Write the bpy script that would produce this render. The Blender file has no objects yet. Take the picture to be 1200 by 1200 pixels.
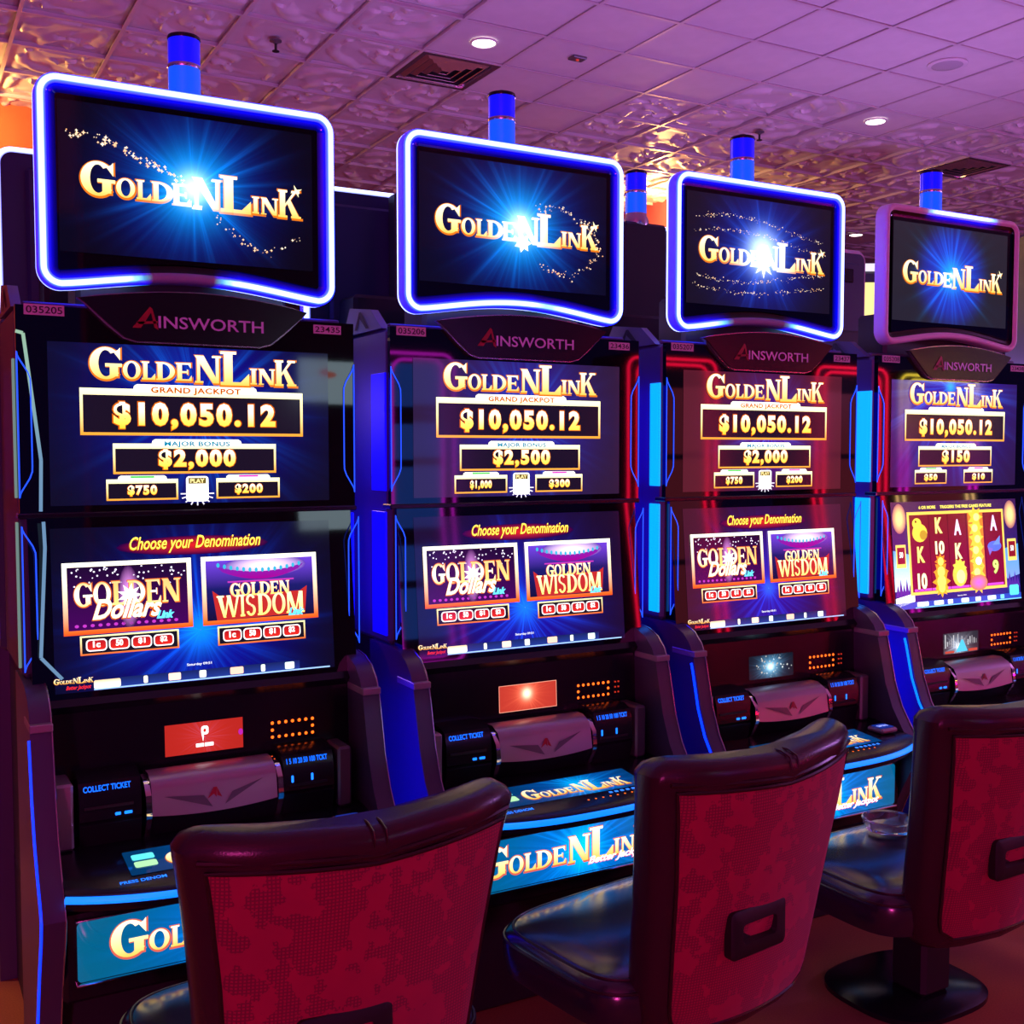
import bpy, math, random
from mathutils import Vector, Matrix, noise
PI = math.pi
random.seed(7)
scene = bpy.context.scene
COL = scene.collection

# ------------------------------------------------------------------ camera, world, lamps, exposure
EYE = 1.58
cam_data = bpy.data.cameras.new('camera')
cam_data.sensor_width = 36.0
cam_data.lens = 39.0
cam_data.clip_start = 0.05
cam = bpy.data.objects.new('camera', cam_data)
COL.objects.link(cam)
cam.location = (0, 0, EYE)
cam.rotation_euler = (PI / 2 - 0.05432, 0, -0.51176)
scene.camera = cam

vs = scene.view_settings
vs.view_transform = 'Standard'
vs.look = 'None'
vs.exposure = 0.0
vs.gamma = 1.0
vs.use_curve_mapping = False

world = bpy.data.worlds.new('hall_ambient')
scene.world = world
world.use_nodes = True
world.node_tree.nodes['Background'].inputs[0].default_value = (0.09, 0.05, 0.55, 1)
world.node_tree.nodes['Background'].inputs[1].default_value = 0.20


def lamp(name, kind, loc, color, energy, size=0.2, target=None, spot=None):
    d = bpy.data.lights.new(name, kind)
    d.color = color
    d.energy = energy
    if kind == 'AREA':
        d.shape = 'RECTANGLE'
        d.size = size[0]
        d.size_y = size[1]
    else:
        d.shadow_soft_size = size
    if spot:
        d.spot_size = spot
        d.spot_blend = 0.6
    o = bpy.data.objects.new(name, d)
    COL.objects.link(o)
    o.location = loc
    if target is not None:
        v = Vector(target) - Vector(loc)
        o.rotation_euler = v.to_track_quat('-Z', 'Y').to_euler()
    return o


# coloured lamps: warm coves beside the far walls, the rest added unseen fill lamps
PURPLE = (0.50, 0.26, 1.0)
for lx, ly, le in ((1.15, 5.0, 34), (2.9, 5.0, 78), (6.25, 5.0, 140)):  # unseen fills added to wash the ceiling purple
    lamp('purple_fill_lamp', 'POINT', (lx, ly, 1.8), PURPLE, le, 0.12)
lamp('purple_fill_lamp', 'POINT', (10.5, 0.6, 2.5), (0.66, 0.26, 1.0), 330, 0.4)
lamp('pink_fill_lamp', 'POINT', (-4.2, -6.0, 0.8), (1.0, 0.06, 0.46), 820, 0.35)  # added fill behind the viewer, brightens the chair backs
lamp('warm_fill_spot', 'SPOT', (-1.3, 4.3, 4.15), (1.0, 0.55, 0.28), 170, 0.05, target=(-0.3, 3.5, 0.0), spot=0.7)  # added fill to brighten the carpet at left
lamp('warm_cove_lamp', 'POINT', (0.45, 9.05, 4.12), (1.0, 0.52, 0.14), 58, 0.05)
lamp('warm_cove_lamp', 'POINT', (7.0, 9.35, 4.05), (1.0, 0.50, 0.14), 80, 0.06)


# ------------------------------------------------------------------ node helpers
class G:
    """Small helper that writes shader math into a material."""

    def __init__(self, mat):
        mat.use_nodes = True
        self.nt = mat.node_tree
        self.nt.nodes.clear()
        self.out = self.nt.nodes.new('ShaderNodeOutputMaterial')

    def n(self, t, **kw):
        nd = self.nt.nodes.new(t)
        for k, v in kw.items():
            setattr(nd, k, v)
        return nd

    def l(self, a, b):
        self.nt.links.new(a, b)

    def put(self, sock, v):
        if hasattr(v, 'links') or isinstance(v, bpy.types.NodeSocket):
            self.l(v, sock)
        else:
            sock.default_value = v

    def m(self, op, a, b=0.0, c=0.0, clamp=False):
        nd = self.n('ShaderNodeMath', operation=op, use_clamp=clamp)
        self.put(nd.inputs[0], a)
        self.put(nd.inputs[1], b)
        if len(nd.inputs) > 2:
            self.put(nd.inputs[2], c)
        return nd.outputs[0]

    def mix(self, f, a, b, mode='MIX'):
        nd = self.n('ShaderNodeMix', data_type='RGBA', blend_type=mode)
        self.put(nd.inputs[0], f)
        self.put(nd.inputs[6], a)
        self.put(nd.inputs[7], b)
        return nd.outputs[2]

    def scale(self, col, f):
        nd = self.n('ShaderNodeVectorMath', operation='SCALE')
        self.put(nd.inputs[0], col)
        self.put(nd.inputs[3], f)
        return nd.outputs[0]

    def add(self, a, b):
        nd = self.n('ShaderNodeVectorMath', operation='ADD')
        self.put(nd.inputs[0], a)
        self.put(nd.inputs[1], b)
        return nd.outputs[0]

    def gauss(self, d, s, p=2.0):
        return self.m('POWER', 2.71828, self.m('MULTIPLY', self.m('POWER', self.m('DIVIDE', d, s), p), -1.0))

    def bsdf(self, **kw):
        b = self.n('ShaderNodeBsdfPrincipled')
        for k, v in kw.items():
            self.put(b.inputs[k.replace('_', ' ')], v)
        self.l(b.outputs[0], self.out.inputs[0])
        return b


MATS = {}


def rgba(c):
    return (c[0], c[1], c[2], 1.0)


def simple(name, col, rough=0.5, metal=0.0, spec=0.5, emit=None, es=1.0, grain=0.0, gscale=60.0):
    if name in MATS:
        return MATS[name]
    m = bpy.data.materials.new(name)
    g = G(m)
    b = g.bsdf(Base_Color=rgba(col), Roughness=rough, Metallic=metal)
    b.inputs['Specular IOR Level'].default_value = spec
    if emit:
        b.inputs['Emission Color'].default_value = rgba(emit)
        b.inputs['Emission Strength'].default_value = es
    tc = g.n('ShaderNodeTexCoord')
    nz = g.n('ShaderNodeTexNoise')
    nz.inputs['Scale'].default_value = gscale
    g.l(tc.outputs['Object'], nz.inputs['Vector'])
    if grain > 0:
        bp = g.n('ShaderNodeBump')
        bp.inputs['Strength'].default_value = grain
        bp.inputs['Distance'].default_value = 0.004
        g.l(nz.outputs[0], bp.inputs['Height'])
        g.l(bp.outputs[0], b.inputs['Normal'])
    MATS[name] = m
    return m


BLACK = simple('black_gloss_plastic', (0.008, 0.008, 0.014), 0.22)
BLACKM = simple('black_satin_plastic', (0.012, 0.011, 0.018), 0.5)
GLASS = simple('black_glass', (0.003, 0.003, 0.006), 0.03, spec=0.6)
SIDE = simple('dark_side_panel', (0.055, 0.052, 0.10), 0.38)
TOPB = simple('topper_back_plastic', (0.018, 0.022, 0.10), 0.45)
WING = simple('gunmetal_side_wing', (0.09, 0.085, 0.15), 0.33, metal=0.3)
SILVER = simple('silver_trim', (0.62, 0.60, 0.66), 0.25, metal=0.9)
CHROME = simple('chrome', (0.85, 0.82, 0.84), 0.08, metal=1.0)
PLATE = simple('brushed_plate', (0.42, 0.38, 0.42), 0.34, metal=0.55)
PLATEDARK = simple('brushed_plate_dark', (0.16, 0.15, 0.18), 0.36, metal=0.5)
LEATHER = simple('burgundy_leather', (0.040, 0.010, 0.022), 0.27, grain=0.10, gscale=260)
SEATL = simple('dark_seat_leather', (0.022, 0.010, 0.030), 0.20, grain=0.03, gscale=240, spec=1.0)
WELT = simple('dark_welt', (0.03, 0.006, 0.012), 0.28)
RUBBER = simple('black_rubber', (0.010, 0.009, 0.011), 0.55)
PAPER = simple('paper_tag', (0.62, 0.55, 0.68), 0.6, emit=(0.5, 0.4, 0.62), es=0.0)
INK = simple('black_ink', (0.01, 0.01, 0.012), 0.6)
REDMARK = simple('red_emblem', (0.32, 0.012, 0.03), 0.4)
LETTER = simple('brand_lettering', (0.70, 0.55, 0.90), 0.35, metal=0.2)


def attr_mat(name, base=(0.0, 0.0, 0.0), rough=0.12):
    if name in MATS:
        return MATS[name]
    m = bpy.data.materials.new(name)
    g = G(m)
    a = g.n('ShaderNodeAttribute', attribute_name='Col')
    g.bsdf(Base_Color=rgba(base), Roughness=rough, Emission_Color=a.outputs['Color'], Emission_Strength=1.0)
    MATS[name] = m
    return m


PRINT = attr_mat('lit_screen_graphics')
DIFFUSER = attr_mat('led_diffuser', (0.30, 0.30, 0.42), 0.4)
DIFFUSER_PALE = attr_mat('pale_led_diffuser', (0.80, 0.74, 0.86), 0.4)


def burst_mat(name, base, cx=0.5, cy=0.5, asp=1.78, s_white=0.05, s_cyan=0.16, s_blue=0.42, k=1.0, rays=1.0,
              c_blue=(0.0, 0.02, 0.75), c_cyan=(0.0, 0.45, 1.1), c_white=(1.2, 1.4, 1.5), seed=0.0, blue_p=2.0, vfade=None):
    m = bpy.data.materials.new(name)
    g = G(m)
    tc = g.n('ShaderNodeTexCoord')
    sx = g.n('ShaderNodeSeparateXYZ')
    g.l(tc.outputs['UV'], sx.inputs[0])
    u = g.m('MULTIPLY', g.m('SUBTRACT', sx.outputs[0], cx), asp)
    v = g.m('SUBTRACT', sx.outputs[1], cy)
    d = g.m('SQRT', g.m('ADD', g.m('MULTIPLY', u, u), g.m('MULTIPLY', v, v)))
    ang = g.m('ARCTAN2', v, u)
    cb = g.n('ShaderNodeCombineXYZ')
    g.l(g.m('COSINE', ang), cb.inputs[0])
    g.l(g.m('SINE', ang), cb.inputs[1])
    cb.inputs[2].default_value = seed
    nz = g.n('ShaderNodeTexNoise')
    nz.inputs['Scale'].default_value = 9.0
    nz.inputs['Detail'].default_value = 3.0
    g.l(cb.outputs[0], nz.inputs['Vector'])
    ray = g.m('POWER', g.m('MULTIPLY', nz.outputs[0], 1.55), 6.0)
    ray = g.m('MULTIPLY', ray, rays)
    cyan = g.m('ADD', g.gauss(d, s_cyan), g.m('MULTIPLY', ray, g.m('MULTIPLY', g.gauss(d, s_blue * 0.85), 0.35)))
    blue = g.m('MULTIPLY', g.gauss(d, s_blue, blue_p), g.m('ADD', 0.6, g.m('MULTIPLY', ray, 0.6)))
    col = g.add(g.scale(c_blue, blue), g.add(g.scale(c_cyan, cyan), g.scale(c_white, g.gauss(d, s_white))))
    col = g.add(g.scale(col, k), base)
    g.bsdf(Base_Color=(0.004, 0.004, 0.006, 1), Roughness=0.05, Emission_Color=col, Emission_Strength=1.0)
    MATS[name] = m
    return m


# ------------------------------------------------------------------ mesh helpers
def children_world(o):
    return o


def link(name, me, mat, parent=None):
    o = bpy.data.objects.new(name, me)
    if mat is not None and len(me.materials) == 0:
        me.materials.append(mat)
    COL.objects.link(o)
    if parent is not None:
        o.parent = parent
    return o


def tag(o, label=None, cat=None, group=None, kind=None):
    if label:
        o['label'] = label
    if cat:
        o['category'] = cat
    if group:
        o['group'] = group
    if kind:
        o['kind'] = kind
    return o


def empty(name, loc, rz=0.0):
    o = bpy.data.objects.new(name, None)
    o.empty_display_size = 0.1
    COL.objects.link(o)
    o.location = loc
    o.rotation_euler = (0, 0, rz)
    return o


class MB:
    def __init__(self):
        self.v = []
        self.f = []
        self.c = []
        self.smooth = False

    def add(self, vs, fs, col=None):
        o = len(self.v)
        self.v += [tuple(p) for p in vs]
        self.f += [tuple(i + o for i in f) for f in fs]
        if col is not None:
            if isinstance(col, list):
                self.c += col
            else:
                self.c += [col] * len(vs)
        return self

    def box(self, x0, x1, y0, y1, z0, z1, b=0.0):
        if b <= 0:
            vs = [(x, y, z) for x in (x0, x1) for y in (y0, y1) for z in (z0, z1)]
            fs = [(0, 1, 3, 2), (4, 6, 7, 5), (0, 4, 5, 1), (2, 3, 7, 6), (0, 2, 6, 4), (1, 5, 7, 3)]
            return self.add(vs, fs)
        # chamfered box: 24 corner vertices
        vs, idx = [], {}
        X = (x0, x1); Y = (y0, y1); Z = (z0, z1)
        for i in (0, 1):
            for j in (0, 1):
                for k in (0, 1):
                    sx = b if i == 0 else -b
                    sy = b if j == 0 else -b
                    sz = b if k == 0 else -b
                    idx[i, j, k, 'x'] = len(vs); vs.append((X[i], Y[j] + sy, Z[k] + sz))
                    idx[i, j, k, 'y'] = len(vs); vs.append((X[i] + sx, Y[j], Z[k] + sz))
                    idx[i, j, k, 'z'] = len(vs); vs.append((X[i] + sx, Y[j] + sy, Z[k]))
        fs = []
        for i in (0, 1):
            q = [idx[i, 0, 0, 'x'], idx[i, 1, 0, 'x'], idx[i, 1, 1, 'x'], idx[i, 0, 1, 'x']]
            fs.append(tuple(q if i else q[::-1]))
            q = [idx[0, i, 0, 'y'], idx[0, i, 1, 'y'], idx[1, i, 1, 'y'], idx[1, i, 0, 'y']]
            fs.append(tuple(q if i else q[::-1]))
            q = [idx[0, 0, i, 'z'], idx[1, 0, i, 'z'], idx[1, 1, i, 'z'], idx[0, 1, i, 'z']]
            fs.append(tuple(q if i else q[::-1]))
        for i in (0, 1):
            for j in (0, 1):
                fs.append((idx[i, j, 0, 'x'], idx[i, j, 1, 'x'], idx[i, j, 1, 'y'], idx[i, j, 0, 'y']))
                fs.append((idx[i, 0, j, 'x'], idx[i, 1, j, 'x'], idx[i, 1, j, 'z'], idx[i, 0, j, 'z']))
                fs.append((idx[0, i, j, 'y'], idx[1, i, j, 'y'], idx[1, i, j, 'z'], idx[0, i, j, 'z']))
                for k in (0, 1):
                    fs.append((idx[i, j, k, 'x'], idx[i, j, k, 'y'], idx[i, j, k, 'z']))
        return self.add(vs, fs)

    def loops(self, rings, cap0=True, cap1=True, closed=True, cols=None):
        n = len(rings[0])
        vs = [p for r in rings for p in r]
        fs = []
        for a in range(len(rings) - 1):
            for i in range(n if closed else n - 1):
                j = (i + 1) % n
                fs.append((a * n + i, a * n + j, (a + 1) * n + j, (a + 1) * n + i))
        if cap0:
            fs.append(tuple(range(n))[::-1])
        if cap1:
            fs.append(tuple(range((len(rings) - 1) * n, len(rings) * n)))
        return self.add(vs, fs, cols)

    def cyl(self, cx, cy, z0, z1, r, n=24, r1=None):
        r1 = r if r1 is None else r1
        return self.loops([[(cx + r * math.cos(2 * PI * i / n), cy + r * math.sin(2 * PI * i / n), z0) for i in range(n)],
                           [(cx + r1 * math.cos(2 * PI * i / n), cy + r1 * math.sin(2 * PI * i / n), z1) for i in range(n)]])

    def lathe(self, prof, n=28, cx=0.0, cy=0.0, cap0=True, cap1=True):
        return self.loops([[(cx + r * math.cos(2 * PI * i / n), cy + r * math.sin(2 * PI * i / n), z) for i in range(n)] for r, z in prof], cap0, cap1)

    def tube(self, pts, r, n=8, closed=False):
        pts = [Vector(p) for p in pts]
        N = len(pts)
        rings = []
        up = None
        for i in range(N):
            if closed:
                t = pts[(i + 1) % N] - pts[i - 1]
            else:
                t = pts[min(i + 1, N - 1)] - pts[max(i - 1, 0)]
            t.normalize()
            if up is None:
                up = Vector((0, 0, 1)) if abs(t.z) < 0.9 else Vector((0, 1, 0))
            s = t.cross(up).normalized()
            up = s.cross(t).normalized()
            rr = r[i] if isinstance(r, (list, tuple)) else r
            rings.append([tuple(pts[i] + s * rr * math.cos(2 * PI * k / n) + up * rr * math.sin(2 * PI * k / n)) for k in range(n)])
        if closed:
            rings.append(rings[0])
            return self.loops(rings, False, False)
        return self.loops(rings)

    def extrude_x(self, prof, x0, x1):
        n = len(prof)
        vs = [(x0, y, z) for y, z in prof] + [(x1, y, z) for y, z in prof]
        fs = [tuple(range(n)), tuple(range(2 * n - 1, n - 1, -1))]
        fs += [(i, i + n, (i + 1) % n + n, (i + 1) % n) for i in range(n)]
        return self.add(vs, fs)

    def mesh(self, name, shift=(0, 0, 0)):
        me = bpy.data.meshes.new(name)
        me.from_pydata([(x - shift[0], y - shift[1], z - shift[2]) for x, y, z in self.v], [], self.f)
        if self.c:
            at = me.color_attributes.new('Col', 'FLOAT_COLOR', 'POINT')
            for i, c in enumerate(self.c):
                at.data[i].color = (c[0], c[1], c[2], 1.0)
        if self.smooth:
            for p in me.polygons:
                p.use_smooth = True
            try:
                me.set_sharp_from_angle(angle=math.radians(38))
            except Exception:
                pass
        me.update()
        return me

    def build(self, name, mat, parent=None, shift=(0, 0, 0), smooth=None):
        if smooth is not None:
            self.smooth = smooth
        return link(name, self.mesh(name, shift), mat, parent)


def fix_normals(o):
    import bmesh
    bm = bmesh.new()
    bm.from_mesh(o.data)
    bmesh.ops.recalc_face_normals(bm, faces=bm.faces)
    bm.to_mesh(o.data)
    bm.free()
    return o


# ------------------------------------------------------------------ flat lettering and graphics
_TXT = {}


def text2d(s, bold=0.0, shear=0.0, spacing=1.0):
    """Outline of a text in the built-in font, normalised to cap height 1 with its left edge at 0."""
    key = (s, bold, shear, spacing)
    if key in _TXT:
        return _TXT[key]
    cu = bpy.data.curves.new('lettering', 'FONT')
    cu.body = s
    cu.size = 1.0
    cu.offset = bold
    cu.shear = shear
    cu.space_character = spacing
    cu.resolution_u = 3
    ob = bpy.data.objects.new('lettering', cu)
    COL.objects.link(ob)
    dg = bpy.context.evaluated_depsgraph_get()
    dg.update()
    me = ob.evaluated_get(dg).to_mesh()
    vs = [(v.co.x, v.co.y) for v in me.vertices]
    fs = [tuple(p.vertices) for p in me.polygons]
    ob.evaluated_get(dg).to_mesh_clear()
    bpy.data.objects.remove(ob)
    bpy.data.curves.remove(cu)
    x0 = min(v[0] for v in vs); x1 = max(v[0] for v in vs)
    y0 = min(v[1] for v in vs); y1 = max(v[1] for v in vs)
    _TXT[key] = (vs, fs, x0, x1, y0, y1)
    return _TXT[key]


def ring_pts(cx, cy, rx, ry, tx, ty, a0, a1, n=20):
    out = []
    for i in range(n):
        A = math.radians(a0 + (a1 - a0) * i / n)
        B = math.radians(a0 + (a1 - a0) * (i + 1) / n)
        out.append([(cx + rx * math.cos(A), cy + ry * math.sin(A)), (cx + rx * math.cos(B), cy + ry * math.sin(B)),
                    (cx + (rx - tx) * math.cos(B), cy + (ry - ty) * math.sin(B)), (cx + (rx - tx) * math.cos(A), cy + (ry - ty) * math.sin(A))])
    return out


def R_(x0, y0, x1, y1):
    return [(x0, y0), (x1, y0), (x1, y1), (x0, y1)]


GLYPH = {
    'O': ring_pts(.5, .5, .5, .5, .24, .09, 0, 360, 28),
    'D': [R_(.08, 0, .34, 1), R_(0, 0, .4, .08), R_(0, .92, .4, 1)] + ring_pts(.34, .5, .66, .5, .25, .09, -90, 90, 16),
    'L': [R_(.12, 0, .42, 1), R_(0, .92, .55, 1), R_(0, 0, 1, .10), [(.7, .1), (1, .1), (1, .36)]],
    'E': [R_(.08, 0, .36, 1), R_(0, .91, .9, 1), R_(0, 0, .95, .09), R_(.3, .45, .72, .54), [(.9, 1), (.75, .91), (.9, .7)],
          [(.95, 0), (.95, .32), (.78, .09)], R_(.66, .36, .73, .63)],
    'N': [R_(.08, 0, .20, 1), R_(0, 0, .32, .07), [(0, 1), (.34, 1), (.92, 0), (.68, 0)], R_(.80, 0, .92, 1), R_(.66, .93, 1, 1)],
    'I': [R_(.22, 0, .78, 1), R_(0, 0, 1, .09), R_(0, .91, 1, 1)],
    'K': [R_(.08, 0, .34, 1), R_(0, 0, .44, .08), R_(0, .92, .44, 1), [(.30, .36), (.34, .50), (.78, 1), (.92, 1)],
          [(.42, .56), (.56, .70), (1.05, 0), (.72, 0)], R_(.64, .92, 1.04, 1), R_(.62, 0, 1.1, .08)],
    'G': ring_pts(.5, .5, .5, .5, .27, .09, 48, 325, 26) + [R_(.62, .10, .88, .46), R_(.48, .40, 1.0, .50), [(.74, .86), (.95, .60), (.95, 1.0), (.88, .92)]],
    'W': [[(0, 1), (.2, 1), (.38, 0), (.26, 0)], [(.30, 0), (.38, .1), (.56, 1), (.48, 1)], [(.42, 1), (.6, 1), (.78, 0), (.66, 0)], [(.70, 0), (.8, .1), (1, 1), (.9, 1)],
          R_(-.03, .92, .3, 1), R_(.8, .92, 1.05, 1)],
    'S': ring_pts(.48, .74, .42, .26, .22, .1, 20, 275, 14) + ring_pts(.5, .27, .44, .27, .24, .1, -165, 95, 14),
    'M': [R_(.06, 0, .17, 1), [(.02, 1), (.28, 1), (.56, .1), (.44, 0)], [(.46, 0), (.56, .1), (.84, 1), (.74, 1)], R_(.72, 0, .94, 1), R_(0, 0, .26, .08), R_(.64, 0, 1.02, .08)],
    'A': [[(0, 0), (.12, 0), (.52, .9), (.46, 1)], [(.42, 1), (.58, 1), (1, 0), (.74, 0)], R_(.22, .28, .75, .37), R_(-.06, 0, .22, .07), R_(.64, 0, 1.06, .07)],
}


class Print:
    """Flat coloured graphics on a plane; every shape has a colour (or a colour by height) and a layer."""

    def __init__(self):
        self.v = []
        self.f = []
        self.c = []

    def poly(self, pts, col, layer=1, fs=None):
        o = len(self.v)
        self.v += [(p[0], p[1], layer) for p in pts]
        self.f += [tuple(i + o for i in f) for f in (fs or [tuple(range(len(pts)))])]
        for p in pts:
            self.c.append(col(p[0], p[1]) if callable(col) else col)

    def rect(self, x0, y0, x1, y1, col, layer=1):
        self.poly(R_(x0, y0, x1, y1), col, layer)

    def frame(self, x0, y0, x1, y1, t, col, layer=1, tt=None):
        tt = t if tt is None else tt
        self.rect(x0, y0, x1, y0 + t, col, layer)
        self.rect(x0, y1 - tt, x1, y1, col, layer)
        self.rect(x0, y0 + t, x0 + t, y1 - tt, col, layer)
        self.rect(x1 - t, y0 + t, x1, y1 - tt, col, layer)

    def rrect(self, x0, y0, x1, y1, r, col, layer=1, n=4):
        pts = []
        for cx, cy, a in ((x1 - r, y1 - r, 0), (x0 + r, y1 - r, 90), (x0 + r, y0 + r, 180), (x1 - r, y0 + r, 270)):
            for i in range(n + 1):
                A = math.radians(a + 90 * i / n)
                pts.append((cx + r * math.cos(A), cy + r * math.sin(A)))
        self.poly(pts, col, layer)

    def disc(self, cx, cy, rx, ry, col, layer=1, n=16):
        self.poly([(cx + rx * math.cos(2 * PI * i / n), cy + ry * math.sin(2 * PI * i / n)) for i in range(n)], col, layer)

    def star(self, cx, cy, r, col, layer=1, n=4, q=0.25, rot=0.0):
        self.poly([(cx + (r if i % 2 == 0 else r * q) * math.cos(PI * i / n + rot), cy + (r if i % 2 == 0 else r * q) * math.sin(PI * i / n + rot)) for i in range(2 * n)], col, layer)

    def glow(self, cx, cy, rx, ry, col, layer=1, n=20, edge=(0, 0, 0)):
        o = len(self.v)
        self.v.append((cx, cy, layer)); self.c.append(col)
        for i in range(n):
            self.v.append((cx + rx * math.cos(2 * PI * i / n), cy + ry * math.sin(2 * PI * i / n), layer)); self.c.append(edge)
        for i in range(n):
            self.f.append((o, o + 1 + i, o + 1 + (i + 1) % n))

    def line(self, pts, w, col, layer=1):
        for a, b in zip(pts[:-1], pts[1:]):
            dx, dy = b[0] - a[0], b[1] - a[1]
            L = math.hypot(dx, dy) or 1e-6
            nx, ny = -dy / L * w / 2, dx / L * w / 2
            self.poly([(a[0] + nx, a[1] + ny), (b[0] + nx, b[1] + ny), (b[0] - nx, b[1] - ny), (a[0] - nx, a[1] - ny)], col, layer)

    def text(self, s, x0, x1, y0, y1, col, layer=2, bold=0.0, shear=0.0, spacing=1.0):
        vs, fs, a0, a1, b0, b1 = text2d(s, bold, shear, spacing)
        pts = [(x0 + (x - a0) / (a1 - a0) * (x1 - x0), y0 + (y - b0) / (b1 - b0) * (y1 - y0)) for x, y in vs]
        self.poly(pts, col, layer, fs)

    def glyph(self, ch, x0, x1, y0, y1, col, layer=2):
        for p in GLYPH[ch]:
            self.poly([(x0 + x * (x1 - x0), y0 + y * (y1 - y0)) for x, y in p], col, layer)

    def build(self, name, parent, fr, mat=None, step=0.0005, shift=(0, 0, 0)):
        o, u, v, n = fr
        me = bpy.data.meshes.new(name)
        me.from_pydata([tuple(o + u * x + v * y + n * (0.0012 + step * l) - Vector(shift)) for x, y, l in self.v], [], self.f)
        at = me.color_attributes.new('Col', 'FLOAT_COLOR', 'POINT')
        for i, c in enumerate(self.c):
            at.data[i].color = (c[0], c[1], c[2], 1.0)
        me.update()
        return link(name, me, mat or PRINT, parent)


def frame_from(x0, x1, ytop, ztop, ybot, zbot):
    o = Vector(((x0 + x1) / 2, (ytop + ybot) / 2, (ztop + zbot) / 2))
    u = Vector((1, 0, 0))
    v = Vector((0, ytop - ybot, ztop - zbot)).normalized()
    return (o, u, v, u.cross(v).normalized())


def quad(name, parent, fr, w, h, mat, off=0.0008, r=0.0, nseg=5):
    o, u, v, n = fr
    if r > 0:
        pts = []
        for cx, cy, a in ((w / 2 - r, h / 2 - r, 0), (-w / 2 + r, h / 2 - r, 90), (-w / 2 + r, -h / 2 + r, 180), (w / 2 - r, -h / 2 + r, 270)):
            for i in range(nseg + 1):
                A = math.radians(a + 90 * i / nseg)
                pts.append((cx + r * math.cos(A), cy + r * math.sin(A)))
    else:
        pts = [(-w / 2, -h / 2), (w / 2, -h / 2), (w / 2, h / 2), (-w / 2, h / 2)]
    me = bpy.data.meshes.new(name)
    me.from_pydata([tuple(o + u * x + v * y + n * off) for x, y in pts], [], [tuple(range(len(pts)))])
    uv = me.uv_layers.new(name='UVMap')
    for i, lp in enumerate(me.loops):
        x, y = pts[lp.vertex_index]
        uv.data[i].uv = (x / w + 0.5, y / h + 0.5)
    return link(name, me, mat, parent)


def lerp(a, b, t):
    return tuple(a[i] + (b[i] - a[i]) * t for i in range(len(a)))


def grad(y0, y1, c0, c1, cm=None):
    def f(x, y):
        t = max(0.0, min(1.0, (y - y0) / (y1 - y0)))
        if cm is None:
            return lerp(c0, c1, t)
        return lerp(c0, cm, t * 2) if t < 0.5 else lerp(cm, c1, t * 2 - 1)
    return f


LOGO = [('G', -.252, -.178, .110, .187), ('O', -.176, -.135, .112, .156), ('L', -.132, -.100, .112, .156), ('D', -.098, -.053, .112, .156),
        ('E', -.050, -.010, .112, .156), ('N', -.004, .061, .108, .176), ('L', .060, .133, .104, .189), ('I', .136, .153, .108, .148),
        ('N', .157, .200, .108, .148), ('K', .200, .252, .106, .172)]


def logo(p, cx, cy, W, k=1.0, layer=4, shade=(0.95, 0.22, 0.01), vs=1.0, flare=None, fr=.1):
    """The two-word gold logo, centred at cx, cy with total width W."""
    s = W / 0.506
    hot = (1.9 * k, 1.7 * k, 1.15 * k)
    mid = (1.75 * k, 1.35 * k, 0.62 * k)
    low = (1.45 * k, 0.78 * k, 0.12 * k)
    for ch, x0, x1, y0, y1 in LOGO:
        X0, X1 = cx + x0 * s, cx + x1 * s
        Y0, Y1 = cy + (y0 - .146) * s * vs, cy + (y1 - .146) * s * vs
        o = .0050 * s
        gr = grad(Y0, Y1, low, hot, mid)
        sh = tuple(c * k for c in shade)

        def heat(base, x, y):
            if not flare:
                return base
            t = math.exp(-(((x - flare[0]) / fr) ** 2 + ((y - flare[1]) / fr) ** 2))
            return lerp(base, (1.6, 2.1, 2.4), min(1, t * 1.25))
        p.glyph(ch, X0 - o * .6, X1 + o * .9, Y0 - o * 1.0, Y1 + o * .4, lambda x, y: heat(sh, x, y), layer)
        p.glyph(ch, X0, X1, Y0, Y1, lambda x, y: heat(gr(x, y), x, y), layer + 1)


GOLDN = ((1.6, 0.75, 0.02), (2.0, 1.9, 1.6), (1.9, 1.35, 0.25))
FR_T = (1.9, 1.8, 1.0)
FR_B = (1.3, 0.45, 0.03)


def prize_box(p, x0, x1, y0, y1, tab0, tab1, tabh, t, label, lcol, num, n0, n1, lb=None):
    col = grad(y0, y1, FR_B, FR_T, (1.6, 1.1, 0.35))
    p.rect(x0, y0, x1, y1, (0.012, 0.006, 0.02), 2)
    p.frame(x0, y0, x1, y1, t, col, 3, tt=t * 2.3)
    p.poly([(tab0, y1 - t), (tab1, y1 - t), (tab1 - tabh * .3, y1 + tabh * .62), (tab1 - tabh * .9, y1 + tabh), (tab0 + tabh * .9, y1 + tabh), (tab0 + tabh * .3, y1 + tabh * .62)], (2.0, 1.9, 1.5), 3)
    if label:
        w = (tab1 - tab0) * .36
        c = (tab0 + tab1) / 2
        p.text(label, c - w, c + w, y1 - t * 1.75, y1 + tabh * .55, lcol, 5, bold=0.035, spacing=1.1)
    nc = (n0[0] + n1[0]) / 2
    g = grad(n0[1], n1[1], GOLDN[0], GOLDN[1], GOLDN[2])
    e = (n1[1] - n0[1]) * .05
    p.text(num, n0[0] - e, n1[0] + e, n0[1] - e, n1[1] + e, (0.9, 0.16, 0.0), 4, bold=0.075, spacing=1.22)
    p.text(num, n0[0], n1[0], n0[1], n1[1], g, 5, bold=0.05, spacing=1.22)


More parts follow.
